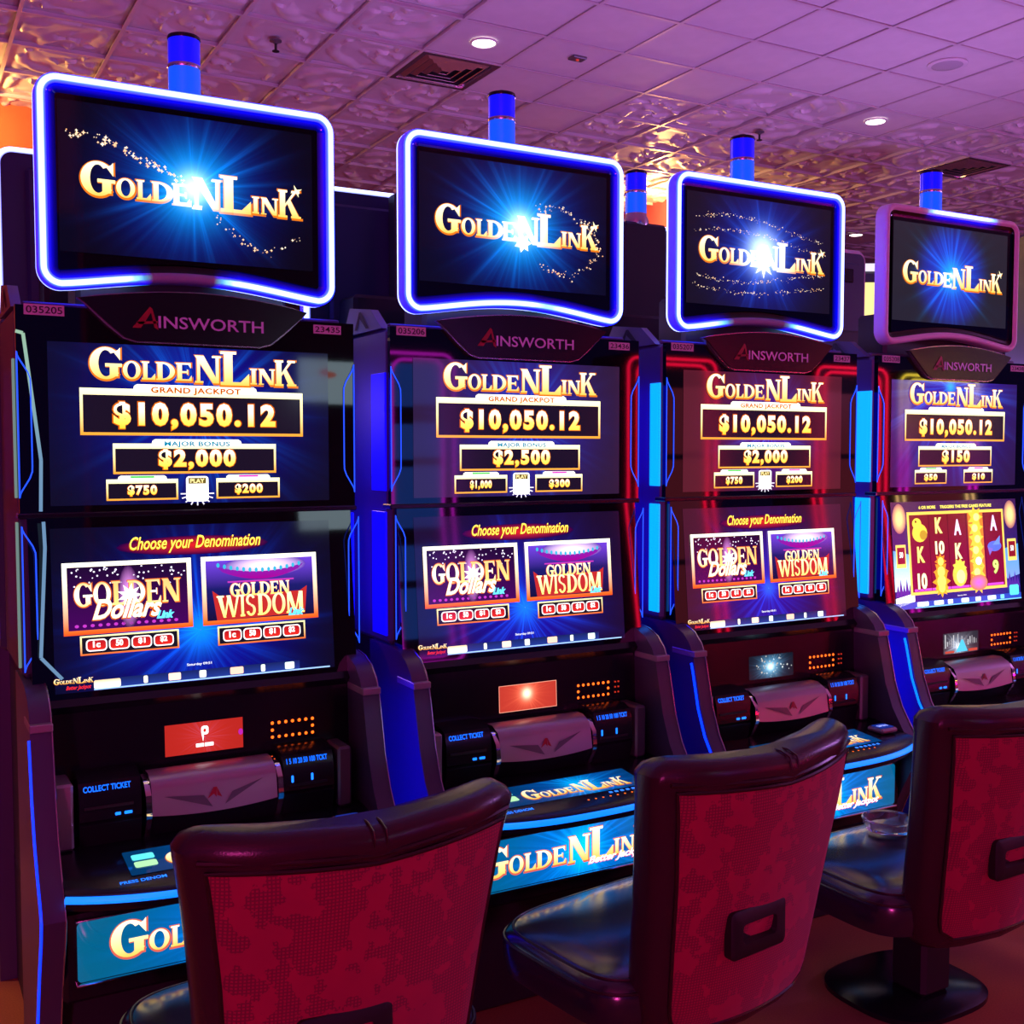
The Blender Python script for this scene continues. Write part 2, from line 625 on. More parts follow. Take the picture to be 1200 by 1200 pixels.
def upper_content(p, major, minor, mini, w_major=1.0, burst_red=False):
    logo(p, 0.0, .146, .512)
    prize_box(p, -.279, .277, -.026, .088, -.156, .156, .012, .007, 'GRAND JACKPOT', (0.75, 0.10, 0.0) if not burst_red else (2.2, 1.4, 1.2), '$10,050.12', (-.202, -.012), (.202, .056))
    prize_box(p, -.205, .203, -.121, -.046, -.114, .114, .011, .0055, 'MAJOR BONUS', (0.0, 0.30, 0.55), major, (-.096 * w_major, -.112), (.096 * w_major, -.060))
    prize_box(p, -.222, -.050, -.186, -.134, -.196, -.076, .009, .0045, None, None, minor, (-.172, -.176), (-.102, -.149))
    p.rect(-.165, -.131, -.108, -.126, (0.1, 0.8, 0.15), 5)
    prize_box(p, .046, .212, -.186, -.134, .070, .188, .009, .0045, None, None, mini, (.094, -.176), (.166, -.149))
    p.rect(.104, -.131, .155, -.126, (0.9, 0.05, 0.7), 5)


def play_bag(p):
    p.rrect(-.030, -.192, .026, -.128, .008, (2.0, 1.9, 1.8), 3)
    p.rect(-.024, -.147, .020, -.132, (0.2, 0.14, 0.03), 4)
    p.text('PLAY', -.020, .016, -.145, -.134, (1.6, 1.2, 0.5), 5, bold=0.03)
    for i in range(9):
        a = PI + PI * i / 8
        p.line([(-.002 + .026 * math.cos(a), -.172 + .018 * math.sin(a)), (-.002 + .042 * math.cos(a), -.172 + .030 * math.sin(a))], .003, (1.4, 1.3, 1.6), 3)


def denominations(p, x0, x1, y0, y1):
    p.rect(x0, y0, x1, y1, (0.01, 0.008, 0.02), 2)
    p.frame(x0, y0, x1, y1, .004, grad(y0, y1, (1.1, 0.16, 0.02), (1.6, 1.5, 0.7)), 3)
    w = (x1 - x0 - .022) / 4
    for i, t in enumerate(('1c', '50', '$1', '$2')):
        a = x0 + .011 + i * w + .002
        b = a + w - .004
        p.rrect(a, y0 + .009, b, y1 - .009, .009, (1.7, 1.5, 1.5), 4)
        p.rrect(a + .003, y0 + .012, b - .003, y1 - .012, .007, grad(y0 + .012, y1 - .012, (1.0, 0.03, 0.02), (0.55, 0.01, 0.02)), 5)
        p.text(t, a + w * .30, b - w * .30, y0 + .018, y1 - .014, (2.0, 1.9, 1.8), 6, bold=0.04)


def lower_content(p):
    # heading
    p.glow(-.010, .145, .19, .024, (0.9, 0.02, 0.02), 2, edge=(0.02, 0.0, 0.06))
    p.text('Choose your Denomination', -.170, .158, .126, .168, (0.5, 0.05, 0.0), 3, shear=0.35, bold=0.03)
    p.text('Choose your Denomination', -.168, .160, .128, .170, (1.8, 1.35, 0.15), 4, shear=0.35, bold=0.012)
    # left game
    x0, x1, y0, y1 = -.326, -.021, -.061, .113
    fc = grad(y0, y1, (1.2, 0.10, 0.01), (2.0, 1.9, 1.5), (1.7, 1.0, 0.2))
    p.rect(x0, y0, x1, y1, grad(y0, y1, (0.07, 0.002, 0.12), (0.012, 0.003, 0.03)), 2)
    p.frame(x0, y0, x1, y1, .011, fc, 6)
    cxx = (x0 + x1) / 2
    p.glow(cxx, .024, .026, .078, (1.4, 0.5, 1.5), 3, edge=(0.04, 0.003, 0.075))
    rnd = random.Random(3)
    for i in range(46):
        sx = rnd.uniform(x0 + .015, x1 - .015)
        sy = .100 - abs(rnd.gauss(0, .022))
        p.disc(sx, sy, .0016 + rnd.random() * .0014, .0016 + rnd.random() * .0014, (1.3, 1.2, 1.5), 3, 6)
    for i in range(14):
        p.disc(x0 + .03 + i * .018, -.040, .005, .004, (0.7, 0.05, 0.7), 3, 8)
    gx = [(-.300, -.258, 'G'), (-.256, -.216, 'O'), (-.213, -.178, 'L'), (-.176, -.135, 'D'), (-.133, -.096, 'E'), (-.094, -.050, 'N')]
    for a, b, ch in gx:
        p.glyph(ch, a - .002, b + .003, .003, .066, (0.95, 0.16, 0.02), 4)
        p.glyph(ch, a, b, .006, .064, grad(.006, .064, (1.9, 1.0, 0.3), (1.6, 0.75, 0.25), (2.0, 1.9, 1.5)), 5)
    p.star(cxx + .002, .028, .030, (2.1, 2.0, 1.7), 5.5, n=9, q=.5)
    p.text('Dollars', -.262, -.098, -.030, .020, (0.9, 0.15, 0.02), 6, shear=0.4, bold=0.05)
    p.text('Dollars', -.260, -.096, -.027, .022, (2.0, 1.7, 1.1), 7, shear=0.4, bold=0.03)
    p.text('Link', -.110, -.066, -.034, -.014, (0.2, 1.1, 1.7), 8, shear=0.4, bold=0.06)
    # right game
    x0, x1 = .004, .308
    p.rect(x0, y0, x1, .03, grad(y0, .03, (0.008, 0.004, 0.03), (0.012, 0.012, 0.16)), 2)
    p.rect(x0, .03, x1, y1, grad(.03, y1, (0.012, 0.012, 0.16), (0.22, 0.07, 0.95)), 2)
    p.glow(.170, .084, .11, .028, (2.0, 1.5, 1.9), 3, edge=(0.14, 0.04, 0.55))
    p.frame(x0, y0, x1, y1, .011, fc, 6)
    top, bot = [], []
    for i in range(15):
        t = -1 + 2 * i / 14
        top.append((.158 + .115 * t, .070 + .016 * t * t))
        bot.append((.158 + .100 * t, .050 + .022 * t * t))
    for i in range(14):
        p.poly([bot[i], bot[i + 1], top[i + 1], top[i]], grad(.05, .09, (0.45, 0.0, 0.35), (0.20, 0.02, 0.55)), 4)
        p.disc(top[i][0] + .004, top[i][1] + .004, .0042, .006, (0.05, 0.6, 0.9), 4.5, 8)
    p.line([(.07, .046), (.245, .046)], .004, (0.7, 0.05, 0.6), 4)
    gx = [(.076, .102, 'G'), (.103, .128, 'O'), (.130, .152, 'L'), (.153, .180, 'D'), (.181, .204, 'E'), (.205, .232, 'N')]
    for a, b, ch in gx:
        p.glyph(ch, a - .002, b + .002, .006, .044, (0.9, 0.12, 0.15), 4.6)
        p.glyph(ch, a, b, .009, .042, grad(.009, .042, (1.9, 1.2, 0.2), (2.0, 1.9, 1.1)), 5)
    p.poly([(.030, .026), (.048, .012), (.26, .014), (.280, .026), (.272, -.046), (.040, -.050)], (0.65, 0.03, 0.03), 4.4)
    gx = [(.042, .098, 'W'), (.100, .112, 'I'), (.114, .142, 'S'), (.145, .182, 'D'), (.184, .220, 'O'), (.222, .270, 'M')]
    for a, b, ch in gx:
        p.glyph(ch, a, b, -.044, .012, grad(-.044, .012, (2.0, 1.5, 0.3), (1.9, 1.7, 0.9), (1.8, 0.9, 0.5)), 5)
    p.text('Link', .226, .270, -.050, -.030, (0.2, 1.1, 1.7), 8, shear=0.4, bold=0.06)
    denominations(p, -.290, -.057, -.111, -.064)
    denominations(p, .040, .271, -.114, -.066)
    # status bar
    p.text('Saturday 09:51', -.040, .022, -.160, -.152, (1.2, 1.2, 1.3), 3, bold=0.02)
    p.rect(-.262, -.1955, .335, -.192, (0.5, 0.8, 1.4), 3)
    p.rect(-.262, -.192, .252, -.170, grad(-.192, -.170, (0.02, 0.05, 0.35), (0.01, 0.02, 0.14)), 2)
    p.rrect(-.262, -.192, -.200, -.172, .004, grad(-.192, -.172, (1.8, 1.8, 1.8), (1.4, 0.9, 0.5)), 4)
    for x, w, c in ((-.146, .010, (1.5, 1.4, 1.1)), (-.086, .030, (1.8, 1.1, 0.9)), (-.010, .017, (1.5, 1.5, 1.4)), (.068, .034, (1.8, 0.9, 0.7)), (.148, .011, (1.5, 1.6, 1.3)), (.212, .025, (1.3, 1.7, 1.6))):
        p.rrect(x, -.190, x + w, -.172, .003, c, 4)
    logo(p, -.308, -.168, .088, k=0.8, layer=3)
    p.text('Better Jackpot', -.325, -.268, -.192, -.180, (1.2, 0.03, 0.05), 3, shear=0.4, bold=0.02)


def reels_content(p):
    p.rect(-.349, -.196, .349, .196, grad(-.196, .196, (0.01, 0.02, 0.30), (0.05, 0.008, 0.10), (0.04, 0.02, 0.30)), 1)
    p.poly([(-.349, -.13), (-.25, -.13), (-.25, 0), (-.349, .02)], grad(-.13, .02, (1.2, 1.6, 1.8), (0.05, 0.5, 1.2)), 2)
    p.poly([(.25, -.12), (.349, -.10), (.349, .02), (.25, .0)], grad(-.12, .02, (0.3, 0.5, 1.3), (0.1, 0.5, 1.0)), 2)
    for s in (-1, 1):
        for i in range(6):
            x = s * (.255 + i * .016)
            p.poly([(x - .012, -.15), (x + .012, -.15), (x, -.085 - .02 * (i % 2))], (0.10, 0.03, 0.45), 3)
        p.glow(s * .310, .135, .036, .055, (2.2, 1.6, 0.5), 4, edge=(0.5, 0.12, 0.2))
        p.rect(s * .310 - .026, -.045, s * .310 + .026, .040, (1.5, 1.0, 0.2), 4)
        p.rect(s * .310 - .020, -.030, s * .310 + .020, .030, (0.35, 0.01, 0.02), 5)
        p.text('50', s * .310 - .010, s * .310 + .010, -.008, .014, (1.6, 1.5, 1.4), 6, bold=0.04)
    p.poly([(-.349, -.155), (-.25, -.14), (-.25, -.17), (-.349, -.19)], (2.0, 1.9, 1.8), 4)
    X0, X1, Y0, Y1 = -.270, .268, -.148, .158
    p.rect(X0, Y0, X1, Y1, (1.6, 0.95, 0.15), 5)
    p.rect(X0 + .011, Y0 + .011, X1 - .011, Y1 - .011, grad(Y0, Y1, (0.30, 0.002, 0.035), (0.24, 0.004, 0.015)), 6)
    p.rect(X0 + .02, Y0 + .013, X1 - .02, Y0 + .022, (1.0, 0.1, 1.0), 7)
    cw = (X1 - X0 - .022) / 5
    cx = [X0 + .011 + cw * (i + .5) for i in range(5)]
    for i in range(1, 5):
        p.rect(X0 + .011 + cw * i - .0015, Y0 + .011, X0 + .011 + cw * i + .0015, Y1 - .011, (0.10, 0.0, 0.01), 7)
    gold = grad(-.12, .14, (1.5, 0.9, 0.1), (1.8, 1.5, 0.5))

    def sym(t, c, y, col, w=.040, h=.060):
        p.text(t, cx[c] - w / 2 - .002, cx[c] + w / 2 + .002, y - h / 2 - .003, y + h / 2 + .002, (0.25, 0.03, 0.0), 8, bold=0.08)
        p.text(t, cx[c] - w / 2, cx[c] + w / 2, y - h / 2, y + h / 2, col, 9, bold=0.045)
    # frog
    p.disc(cx[0], .080, .040, .034, (1.5, 1.0, 0.08), 8)
    p.disc(cx[0] - .014, .115, .024, .020, (1.7, 1.2, 0.1), 9)
    p.disc(cx[0] + .018, .072, .020, .018, (0.75, 0.42, 0.02), 9.5)
    p.disc(cx[0] - .020, .122, .005, .005, (0.2, 0.05, 0.0), 10)
    sym('K', 0, .0, gold)
    sym('10', 0, -.098, (1.8, 1.5, 0.9), .05)
    sym('K', 1, .105, (1.8, 1.3, 0.4))
    sym('10', 1, .022, (1.6, 1.4, 0.9), .05, .05)
    for k, (yy, r) in enumerate(((-.030, .026), (-.068, .034), (-.105, .040), (-.128, .030))):
        p.star(cx[1], yy, r * 1.25, (1.5, 0.35 + .1 * k, 0.02), 8 + .1 * k, n=8, q=.6)
        p.disc(cx[1], yy, r * .6, r * .6, (1.8, 1.3, 0.2), 9 + .1 * k)
    sym('A', 2, .095, (1.5, 1.1, 1.6))
    sym('K', 2, .005, (1.8, 1.4, 0.7))
    p.disc(cx[2], -.085, .040, .044, (1.4, 0.9, 0.10), 8)
    p.disc(cx[2] + .004, -.092, .024, .026, (1.8, 1.4, 0.5), 9)
    p.star(cx[2], -.06, .04, (1.5, 1.0, 0.1), 8.5, n=9, q=.7)
    p.rect(cx[3] - .043, Y0 + .013, cx[3] + .043, Y1 - .012, (1.2, 0.30, 0.02), 7.5)
    for k in range(7):
        p.star(cx[3], .130 - k * .042, .044, (1.7, 0.85, 0.05), 8 + .1 * k, n=7, q=.55, rot=k)
        p.disc(cx[3] + .006 * (-1) ** k, .130 - k * .042, .017, .015, (1.9, 1.6, 0.4) if k != 4 else (2, 1.8, 2), 9 + .1 * k)
    sym('A', 4, .105, (1.4, 1.0, 1.7))
    p.disc(cx[4], .015, .040, .020, (0.12, 0.22, 1.3), 8)
    p.poly([(cx[4] - .01, .02), (cx[4] + .03, .02), (cx[4] + .034, .055)], (0.2, 0.4, 1.5), 8.5)
    p.poly([(cx[4] - .04, .012), (cx[4] - .01, .005), (cx[4] - .03, -.02)], (0.3, 0.2, 0.9), 8.5)
    sym('9', 4, -.065, (1.0, 1.6, 0.3), .034, .055)
    p.glow(cx[3], -.12, .05, .03, (1.3, 0.2, 1.2), 10, edge=(1.0, 0.3, 0.05))
    p.text('6 OR MORE     TRIGGERS THE FREE GAMES FEATURE', -.205, .200, .168, .180, (1.7, 1.4, 0.2), 7, bold=0.03)
    p.rect(-.349, -.196, .349, -.172, (0.02, 0.10, 0.75), 4)
    p.rect(-.25, -.196, .349, -.192, (0.3, 0.9, 1.6), 5)
    for x, w, c in ((-.240, .060, (1.9, 1.9, 1.9)), (-.150, .052, (1.4, 1.7, 1.8)), (-.075, .028, (1.7, 1.7, 1.7)), (.000, .042, (1.5, 1.7, 1.8)), (.080, .030, (1.7, 1.5, 1.6)), (.150, .048, (1.5, 1.7, 1.8)), (.225, .022, (0.3, 1.2, 1.6))):
        p.rrect(x, -.190, x + w, -.174, .003, c, 6)
    p.rrect(.280, -.180, .335, -.140, .008, (0.15, 1.1, 1.5), 7)
    p.text('Saturday 09:51', -.02, .03, -.166, -.160, (1.2, 1.2, 1.3), 7, bold=0.02)


def gold_sparks(p, pts, n, spread, rnd, big=.006, layer=7):
    L = len(pts) - 1
    for i in range(n):
        t = rnd.random() * L
        a = int(t); f = t - a
        x = pts[a][0] + (pts[a + 1][0] - pts[a][0]) * f + rnd.gauss(0, spread)
        y = pts[a][1] + (pts[a + 1][1] - pts[a][1]) * f + rnd.gauss(0, spread)
        r = big * (.3 + .7 * rnd.random() ** 2)
        p.star(x, y, r, lerp((1.9, 1.6, 1.2), (1.7, 0.75, 0.3), rnd.random()), layer, n=4, q=.35)


def topper_content(p, kind):
    rnd = random.Random(kind + 11)
    logo(p, .006, -.002, .548, layer=4, flare=[(.005, 0), (.012, -.01), (.012, 0), (-.02, -.01)][kind], fr=[.06, .07, .09, .035][kind])
    if kind == 0:
        gold_sparks(p, [(-.300, .097), (-.225, .098), (-.165, .080), (-.111, .056), (-.06, .036), (-.02, .012)], 95, .0055, rnd)
        gold_sparks(p, [(.05, -.060), (.085, -.092), (.13, -.12), (.17, -.141), (.23, -.13), (.30, -.085)], 42, .006, rnd, .0045)
    elif kind == 1:
        p.star(.018, -.045, .030, (2, 2, 2.2), 7, n=7, q=.6)
        gold_sparks(p, [(.06, .055), (.13, .07), (.20, .05), (.25, .02), (.28, -.02), (.285, -.06), (.24, -.11), (.17, -.135), (.08, -.11)], 120, .007, rnd, .0048)
    elif kind == 2:
        p.star(.008, -.03, .05, (2, 2, 2.2), 7, n=8, q=.45)
        for yy, amp, k in ((.088, .03, 1), (.045, .025, 1), (-.075, -.025, 1), (-.115, -.02, .5)):
            pts = [(-.29 + .58 * i / 24, yy + amp * math.sin(PI * (i / 24 * 1.3 + .1 * k))) for i in range(25)]
            gold_sparks(p, pts, 130, .0035, rnd, .0032, 3)
    else:
        pass
    p.star(.272, .026, .017, (2.0, 1.7, 0.9), 8, n=4, q=.25, rot=.4)


# ------------------------------------------------------------------ slot machine
YB = 2.95          # world Y of a machine's origin in the front row
PITCH = 0.947
X0M = 0.687
BR = 3.275         # back plane of the front row


def ring_path(hw, z0, z1, r, arch, n=8):
    """Closed path of a rounded rectangle (x, z) with an arched lower edge, plus inward normals."""
    pts = []
    x_c = TOX
    for cx, cz, a in ((hw - r, z1 - r, 0), (-hw + r, z1 - r, 90), (-hw + r, z0 + r, 180)):
        for i in range(n + 1):
            A = math.radians(a + 90 * i / n)
            pts.append((cx + r * math.cos(A), cz + r * math.sin(A)))
        if a == 0:
            for i in range(1, 24):
                t = i / 24
                pts.append((hw - r - (2 * hw - 2 * r) * t, z1))
        if a == 90:
            for i in range(1, 12):
                pts.append((-hw, z1 - r - (z1 - z0 - 2 * r) * i / 12))
    for i in range(1, 30):
        t = i / 30
        x = -hw + r + (2 * hw - 2 * r) * t
        pts.append((x, z0 + arch * (math.sin(PI * t) ** 1.2)))
    for i in range(n + 1):
        A = math.radians(270 + 90 * i / n)
        pts.append((hw - r + r * math.cos(A), z0 + r + r * math.sin(A)))
    for i in range(1, 12):
        pts.append((hw, z0 + r + (z1 - z0 - 2 * r) * i / 12))
    pts = [(x + x_c, z) for x, z in pts]
    N = len(pts)
    nor = []
    for i in range(N):
        a = pts[i - 1]; b = pts[(i + 1) % N]
        dx, dz = b[0] - a[0], b[1] - a[1]
        L = math.hypot(dx, dz) or 1e-6
        nor.append((-dz / L, dx / L))        # path runs counter-clockwise: left side is inwards
    return pts, nor


def sstep(a, b, x):
    t = max(0.0, min(1.0, (x - a) / (b - a)))
    return t * t * (3 - 2 * t)


def light_pattern(kind):
    def f(x, z):
        bottom = z < 2.04
        if kind == 0:      # lower middle dark
            return (1 - sstep(-.17, -.10, x) * (1 - sstep(.05, .12, x))) if bottom else 1.0
        if kind == 1:
            return (1 - .35 * sstep(.05, .09, x) * (1 - sstep(.11, .16, x))) if bottom else 1.0
        if kind == 2:
            return (1 - sstep(-.22, -.12, x) * (1 - sstep(.10, .18, x))) if bottom else 1.0
        if kind == 3:      # only a stretch of the top edge
            return sstep(-.16, -.08, x) * (1 - sstep(.17, .26, x)) if z > 2.46 else 0.0
        if kind == 4:      # all on
            return 1.0
        if kind == 5:      # lit at the far half of the top
            return 1.0 if z < 2.3 else 1 - sstep(.28, .33, x)
        return 0.0
    return f


T_FRONT, T_BACK = 2.875, 2.930
TOX = .009


def y_(Y):
    return Y - YB


def make_ring(parent, kind):
    pts, nor = ring_path(.373, 1.972, 2.483, .052, .034)
    lit = light_pattern(kind)
    # cross section: (inset, Y, colour)
    hot = (1.7, 2.1, 4.5); cy = (0.02, 0.26, 6.0); bl = (0.0, 0.008, 7.0); dk = (0.0, 0.001, 0.9); nt = (0.0, 0.0, 0.02)
    sec = [(.020, T_BACK, dk), (.006, T_BACK, hot), (.000, T_BACK - .006, hot), (.0, T_BACK - .016, bl), (.0, T_FRONT + .014, bl), (.0010, T_FRONT + .006, bl), (.004, T_FRONT, cy), (.008, T_FRONT - .003, hot), (.016, T_FRONT - .003, hot),
           (.020, T_FRONT + .000, cy), (.025, T_FRONT + .006, bl)]
    glow = [(.025, T_FRONT + .006, (0, .004, 1.6)), (.031, T_FRONT + .011, (0, .001, .75)), (.040, T_FRONT + .014, (0, 0, .20)), (.050, T_FRONT + .016, nt), (.052, T_FRONT + .020, nt)]  # spill of the ring on the bezel, painted as fading blue emission

    def sweep(name, sections, mat):
        rings, cols = [], []
        for ins, Y, c in sections:
            ring = []
            for (x, z), (nx, nz) in zip(pts, nor):
                ring.append((x + nx * ins, y_(Y), z + nz * ins))
                k = lit(x, z)
                cc = tuple(c[q] * k for q in range(3))
                if 0.02 < k < 0.98:
                    cc = (cc[0] * k * k, cc[1], cc[2] * .8)
                cols.append(cc)
            rings.append(ring)
        m = MB()
        m.loops(rings, False, False, True, cols)
        m.smooth = True
        return fix_normals(m.build(name, mat, parent))
    sweep('bezel_painted_spill', glow, PRINT)
    return sweep('light_ring', sec, DIFFUSER_PALE if kind in (3, 6) else DIFFUSER)


def outline_face(pts, Y):
    return [(x, y_(Y), z) for x, z in pts]


def make_topper(root, kind, front=True):
    pts, nor = ring_path(.373, 1.972, 2.483, .052, .034)
    inn = [(x + n[0] * .018, z + n[1] * .018) for (x, z), n in zip(pts, nor)]
    m = MB()
    m.loops([outline_face(inn, T_FRONT + .020), outline_face(inn, T_BACK + .006)])
    # raised service box on the back with small recesses
    m.box(-.30, .30, y_(T_BACK + .006), y_(T_BACK + .030), 2.02, 2.42, .01)
    top = fix_normals(m.build('topper', TOPB, root))
    make_ring(top, kind)
    if front:
        m = MB()
        g = [(x + n[0] * .046, z + n[1] * .046) for (x, z), n in zip(pts, nor)]
        m.loops([outline_face(g, T_FRONT + .011), outline_face(g, T_FRONT + .0195)])
        fix_normals(m.build('topper_glass', GLASS, top))
        fr = (Vector((.003, y_(T_FRONT + .0105), 2.243)), Vector((1, 0, 0)), Vector((0, 0, 1)), Vector((0, -1, 0)))
        quad('topper_screen', top, fr, .634, .360, MATS['topper_art_%d' % kind])
        p = Print()
        topper_content(p, kind)
        p.build('topper_artwork', top, fr)
    else:
        m = MB()
        for z in (2.07, 2.36):
            m = MB()
            m.box(-.25, -.17, y_(T_BACK + .030), y_(T_BACK + .034), z - .03, z + .03, .004)
            fix_normals(m.build('service_cover', BLACK, top))
    # neck between topper and cabinet
    m = MB()
    m.box(-.27, .27, y_(2.955), y_(3.10), 1.90, 2.10, .012)
    m.box(-.10, .10, y_(2.98), y_(3.05), 2.05, 2.46, .01)
    fix_normals(m.build('topper_neck', BLACKM, root))


def make_candle(root, lit=True):
    Y = y_(3.000)
    XC = .015
    m = MB()
    m.lathe([(.046, 2.44), (.050, 2.452), (.050, 2.474), (.042, 2.492), (.041, 2.500)], 28, XC, Y)
    c = m.build('signal_lamp', SILVER, root, smooth=True)
    m = MB()
    m.lathe([(.041, 2.500), (.0405, 2.576)], 28, XC, Y)
    m.build('lower_lens', MATS['lens_lower'], c, smooth=True)
    m = MB()
    m.lathe([(.0415, 2.576), (.0425, 2.579), (.0425, 2.583), (.0415, 2.586)], 28, XC, Y)
    m.build('lens_ring', SILVER, c, smooth=True)
    m = MB()
    m.lathe([(.0405, 2.586), (.0405, 2.650)], 28, XC, Y)
    m.build('upper_lens', MATS['lens_upper'], c, smooth=True)
    m = MB()
    m.lathe([(.042, 2.650), (.043, 2.654), (.041, 2.660), (.020, 2.664), (.012, 2.670)], 28, XC, Y)
    m.build('lamp_cap', BLACK, c, smooth=True)


WINGP = [(2.84, 1.036), (2.79, 1.030), (2.745, 1.012), (2.712, .982), (2.694, .945), (2.682, .90), (2.655, .79), (2.622, .71), (2.578, .645), (2.533, .590), (2.522, .565), (2.535, .52), (2.585, .42), (2.64, .29), (2.668, .15), (2.675, 0.0)]


def make_wing(root, s, strip_col, stripe=True):
    """One side wing of the lower cabinet; s = -1 for the left side, +1 for the right side."""
    xo, xi = s * .424, s * .378
    prof = [(y_(a), b) for a, b in WINGP] + [(y_(3.0), 0.0), (y_(3.0), 1.036)]
    m = MB()
    m.extrude_x(prof, min(xo, xi), max(xo, xi))
    w = fix_normals(m.build('side_wing', WING, root, smooth=True))
    # silver edge line along the front inner edge
    m = MB()
    m.tube([((xi if s < 0 else xo) , y_(a) - .001, b) for a, b in WINGP], .0022, 6)
    m.build('edge_trim', SILVER, w, smooth=True)
    m = MB()
    m.box(min(xo, xi) - .002, max(xo, xi) + .002, y_(2.684), y_(2.80), .944, .962, .002)
    m.build('wing_band', PLATE, w)
    if stripe:
        pts = []
        for a, b in WINGP[5:]:
            pts.append((xo + s * .001, y_(a) + .012, b))
        pts = [(xo + s * .001, y_(2.690) + .012, .925)] + pts
        m = MB()
        m.tube(pts, .0042, 8)
        m.build('light_strip', strip_col, w, smooth=True)
    return w


def d_loop(m, xo, xi, Y, z0, z1, r):
    """Thin D-shaped loop of light tube along the side of a screen glass."""
    pts = []
    n = 22
    for i in range(n + 1):
        t = i / n
        b = min(1.0, math.sin(PI * t) * 1.7)
        b = b * b * (3 - 2 * b) if b < 1 else 1.0
        pts.append((xo + (xi - xo) * b, y_(Y), z0 + (z1 - z0) * t))
    for i in range(1, 12):
        pts.append((xo, y_(Y), z1 - (z1 - z0) * i / 12))
    m.tube(pts, r, 6, closed=True)


def slot_machine(i, X, front, label, cfg):
    if front:
        root = empty('slot_machine', (X, YB, 0))
    else:
        root = empty('slot_machine', (X, 2 * 3.283 - YB, 0), PI)
    tag(root, label, 'slot machine', 'slot machines with blue lit toppers')
    # ---- base and body
    m = MB()
    m.box(-.378, .378, y_(2.70), y_(BR), 0.0, .38, .008)
    m.box(-.378, .378, y_(2.84), y_(BR), .38, 1.04, .004)
    base = fix_normals(m.build('base_cabinet', BLACKM, root))
    m = MB()
    m.box(-.421, .421, y_(2.865), y_(BR), 1.036, 1.925, .012)
    m.box(-.40, .40, y_(2.90), y_(3.25), 1.925, 1.94, .004)
    fix_normals(m.build('screen_cabinet', SIDE, root))
    make_wing(root, -1, cfg['strip'], cfg['stripe'])
    make_wing(root, 1, MATS['blue_led'], True)
    make_topper(root, cfg['ring'], front)
    make_candle(root)
    # ---- side light bars on both cabinet flanks; unseen right ones widened to light the neighbour
    for s in (-1, 1):
        for z0, z1 in ((1.470, 1.800), (1.062, 1.412)):
            m = MB()
            x = s * .421
            m.box(min(x, x + s * .006), max(x, x + s * .006), y_(2.872), y_(2.872 + (cfg['barw'] if s < 0 else .34)), z0, z1, .001)
            m.build('side_light', cfg['bar'] if s < 0 else MATS['blue_panel'], root)
    m = MB()
    m.box(.4242, .428, y_(2.72), y_(2.92), .45, .93, .001)
    m.build('flank_fill_light', MATS['flank_fill_panel_%d' % i], root)  # unseen glowing panel added to throw blue onto the next machine
    if not front:
        return root
    # ---- screens
    m = MB()
    m.extrude_x([(y_(2.848), 1.925), (y_(2.846), 1.432), (y_(2.866), 1.432), (y_(2.866), 1.925)], -.420, .420)
    ug = fix_normals(m.build('upper_screen_glass', GLASS, root))
    fr = frame_from(-.352, .346, y_(2.8472), 1.842, y_(2.8462), 1.450)
    quad('upper_screen', ug, fr, .698, .392, cfg['upper_mat'])
    p = Print()
    upper_content(p, *cfg['prizes'], burst_red=(i == 3))
    if i != 3:
        play_bag(p)
    p.build('upper_artwork', ug, fr)
    m = MB()
    m.extrude_x([(y_(2.844), 1.422), (y_(2.802), .985), (y_(2.86), .985), (y_(2.866), 1.422)], -.405, .405)
    lg = fix_normals(m.build('lower_screen_glass', GLASS, root))
    yt = 2.844 - (1.422 - 1.396) * .0961
    ybt = 2.844 - (1.422 - 1.004) * .0961
    fr = frame_from(-.356, .342, y_(yt), 1.396, y_(ybt), 1.004)
    quad('lower_screen', lg, fr, .698, .394, cfg['lower_mat'])
    p = Print()
    (reels_content if i == 3 else lower_content)(p)
    p.build('lower_artwork', lg, fr)
    m = MB()
    m.box(-.424, .424, y_(2.842), y_(2.90), 1.420, 1.434, .003)
    m.build('screen_divider', BLACK, root)
    # light loops at the glass edges
    for s in (-1, 1):
        for z0, z1, yy in ((1.470, 1.815, 2.845), (1.060, 1.405, 2.818)):
            m = MB()
            d_loop(m, s * .419, s * .390, yy, z0, z1, .0017)
            m.build('edge_light', MATS['edge_led'], root, smooth=True)
    if i == 0:  # reflected curve on the bezel, painted as pale emissive strips
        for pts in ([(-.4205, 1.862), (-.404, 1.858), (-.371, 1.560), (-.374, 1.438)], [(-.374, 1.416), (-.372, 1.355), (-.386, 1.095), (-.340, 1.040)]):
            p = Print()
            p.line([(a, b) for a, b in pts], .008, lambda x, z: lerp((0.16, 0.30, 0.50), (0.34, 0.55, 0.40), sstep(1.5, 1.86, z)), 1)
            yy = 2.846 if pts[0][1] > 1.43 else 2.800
            p.build('bezel_painted_reflection', root, (Vector((0, y_(yy), 0)), Vector((1, 0, 0)), Vector((0, 0, 1)), Vector((0, -1, 0))), PRINT)
    # ---- brand plate
    def plate_pts(g=0.0):
        tp = [(-.283 - g, 1.947), (-.270 - g, 1.938), (-.215 - g, 1.888 - g), (-.178 - g * .6, 1.858 - g), (-.150, 1.850 - g), (.158, 1.850 - g), (.186 + g * .6, 1.858 - g), (.222 + g, 1.888 - g), (.272 + g, 1.932), (.283 + g, 1.945)]
        arch = [(.283 + g - (.566 + 2 * g) * k / 12, 1.947 + g + .028 * math.sin(PI * k / 12)) for k in range(1, 12)]
        return tp + arch
    m = MB()
    m.loops([outline_face(plate_pts(.003), 2.834), outline_face(plate_pts(.003), 2.848)])
    nm = fix_normals(m.build('name_plate', SILVER, root))
    m = MB()
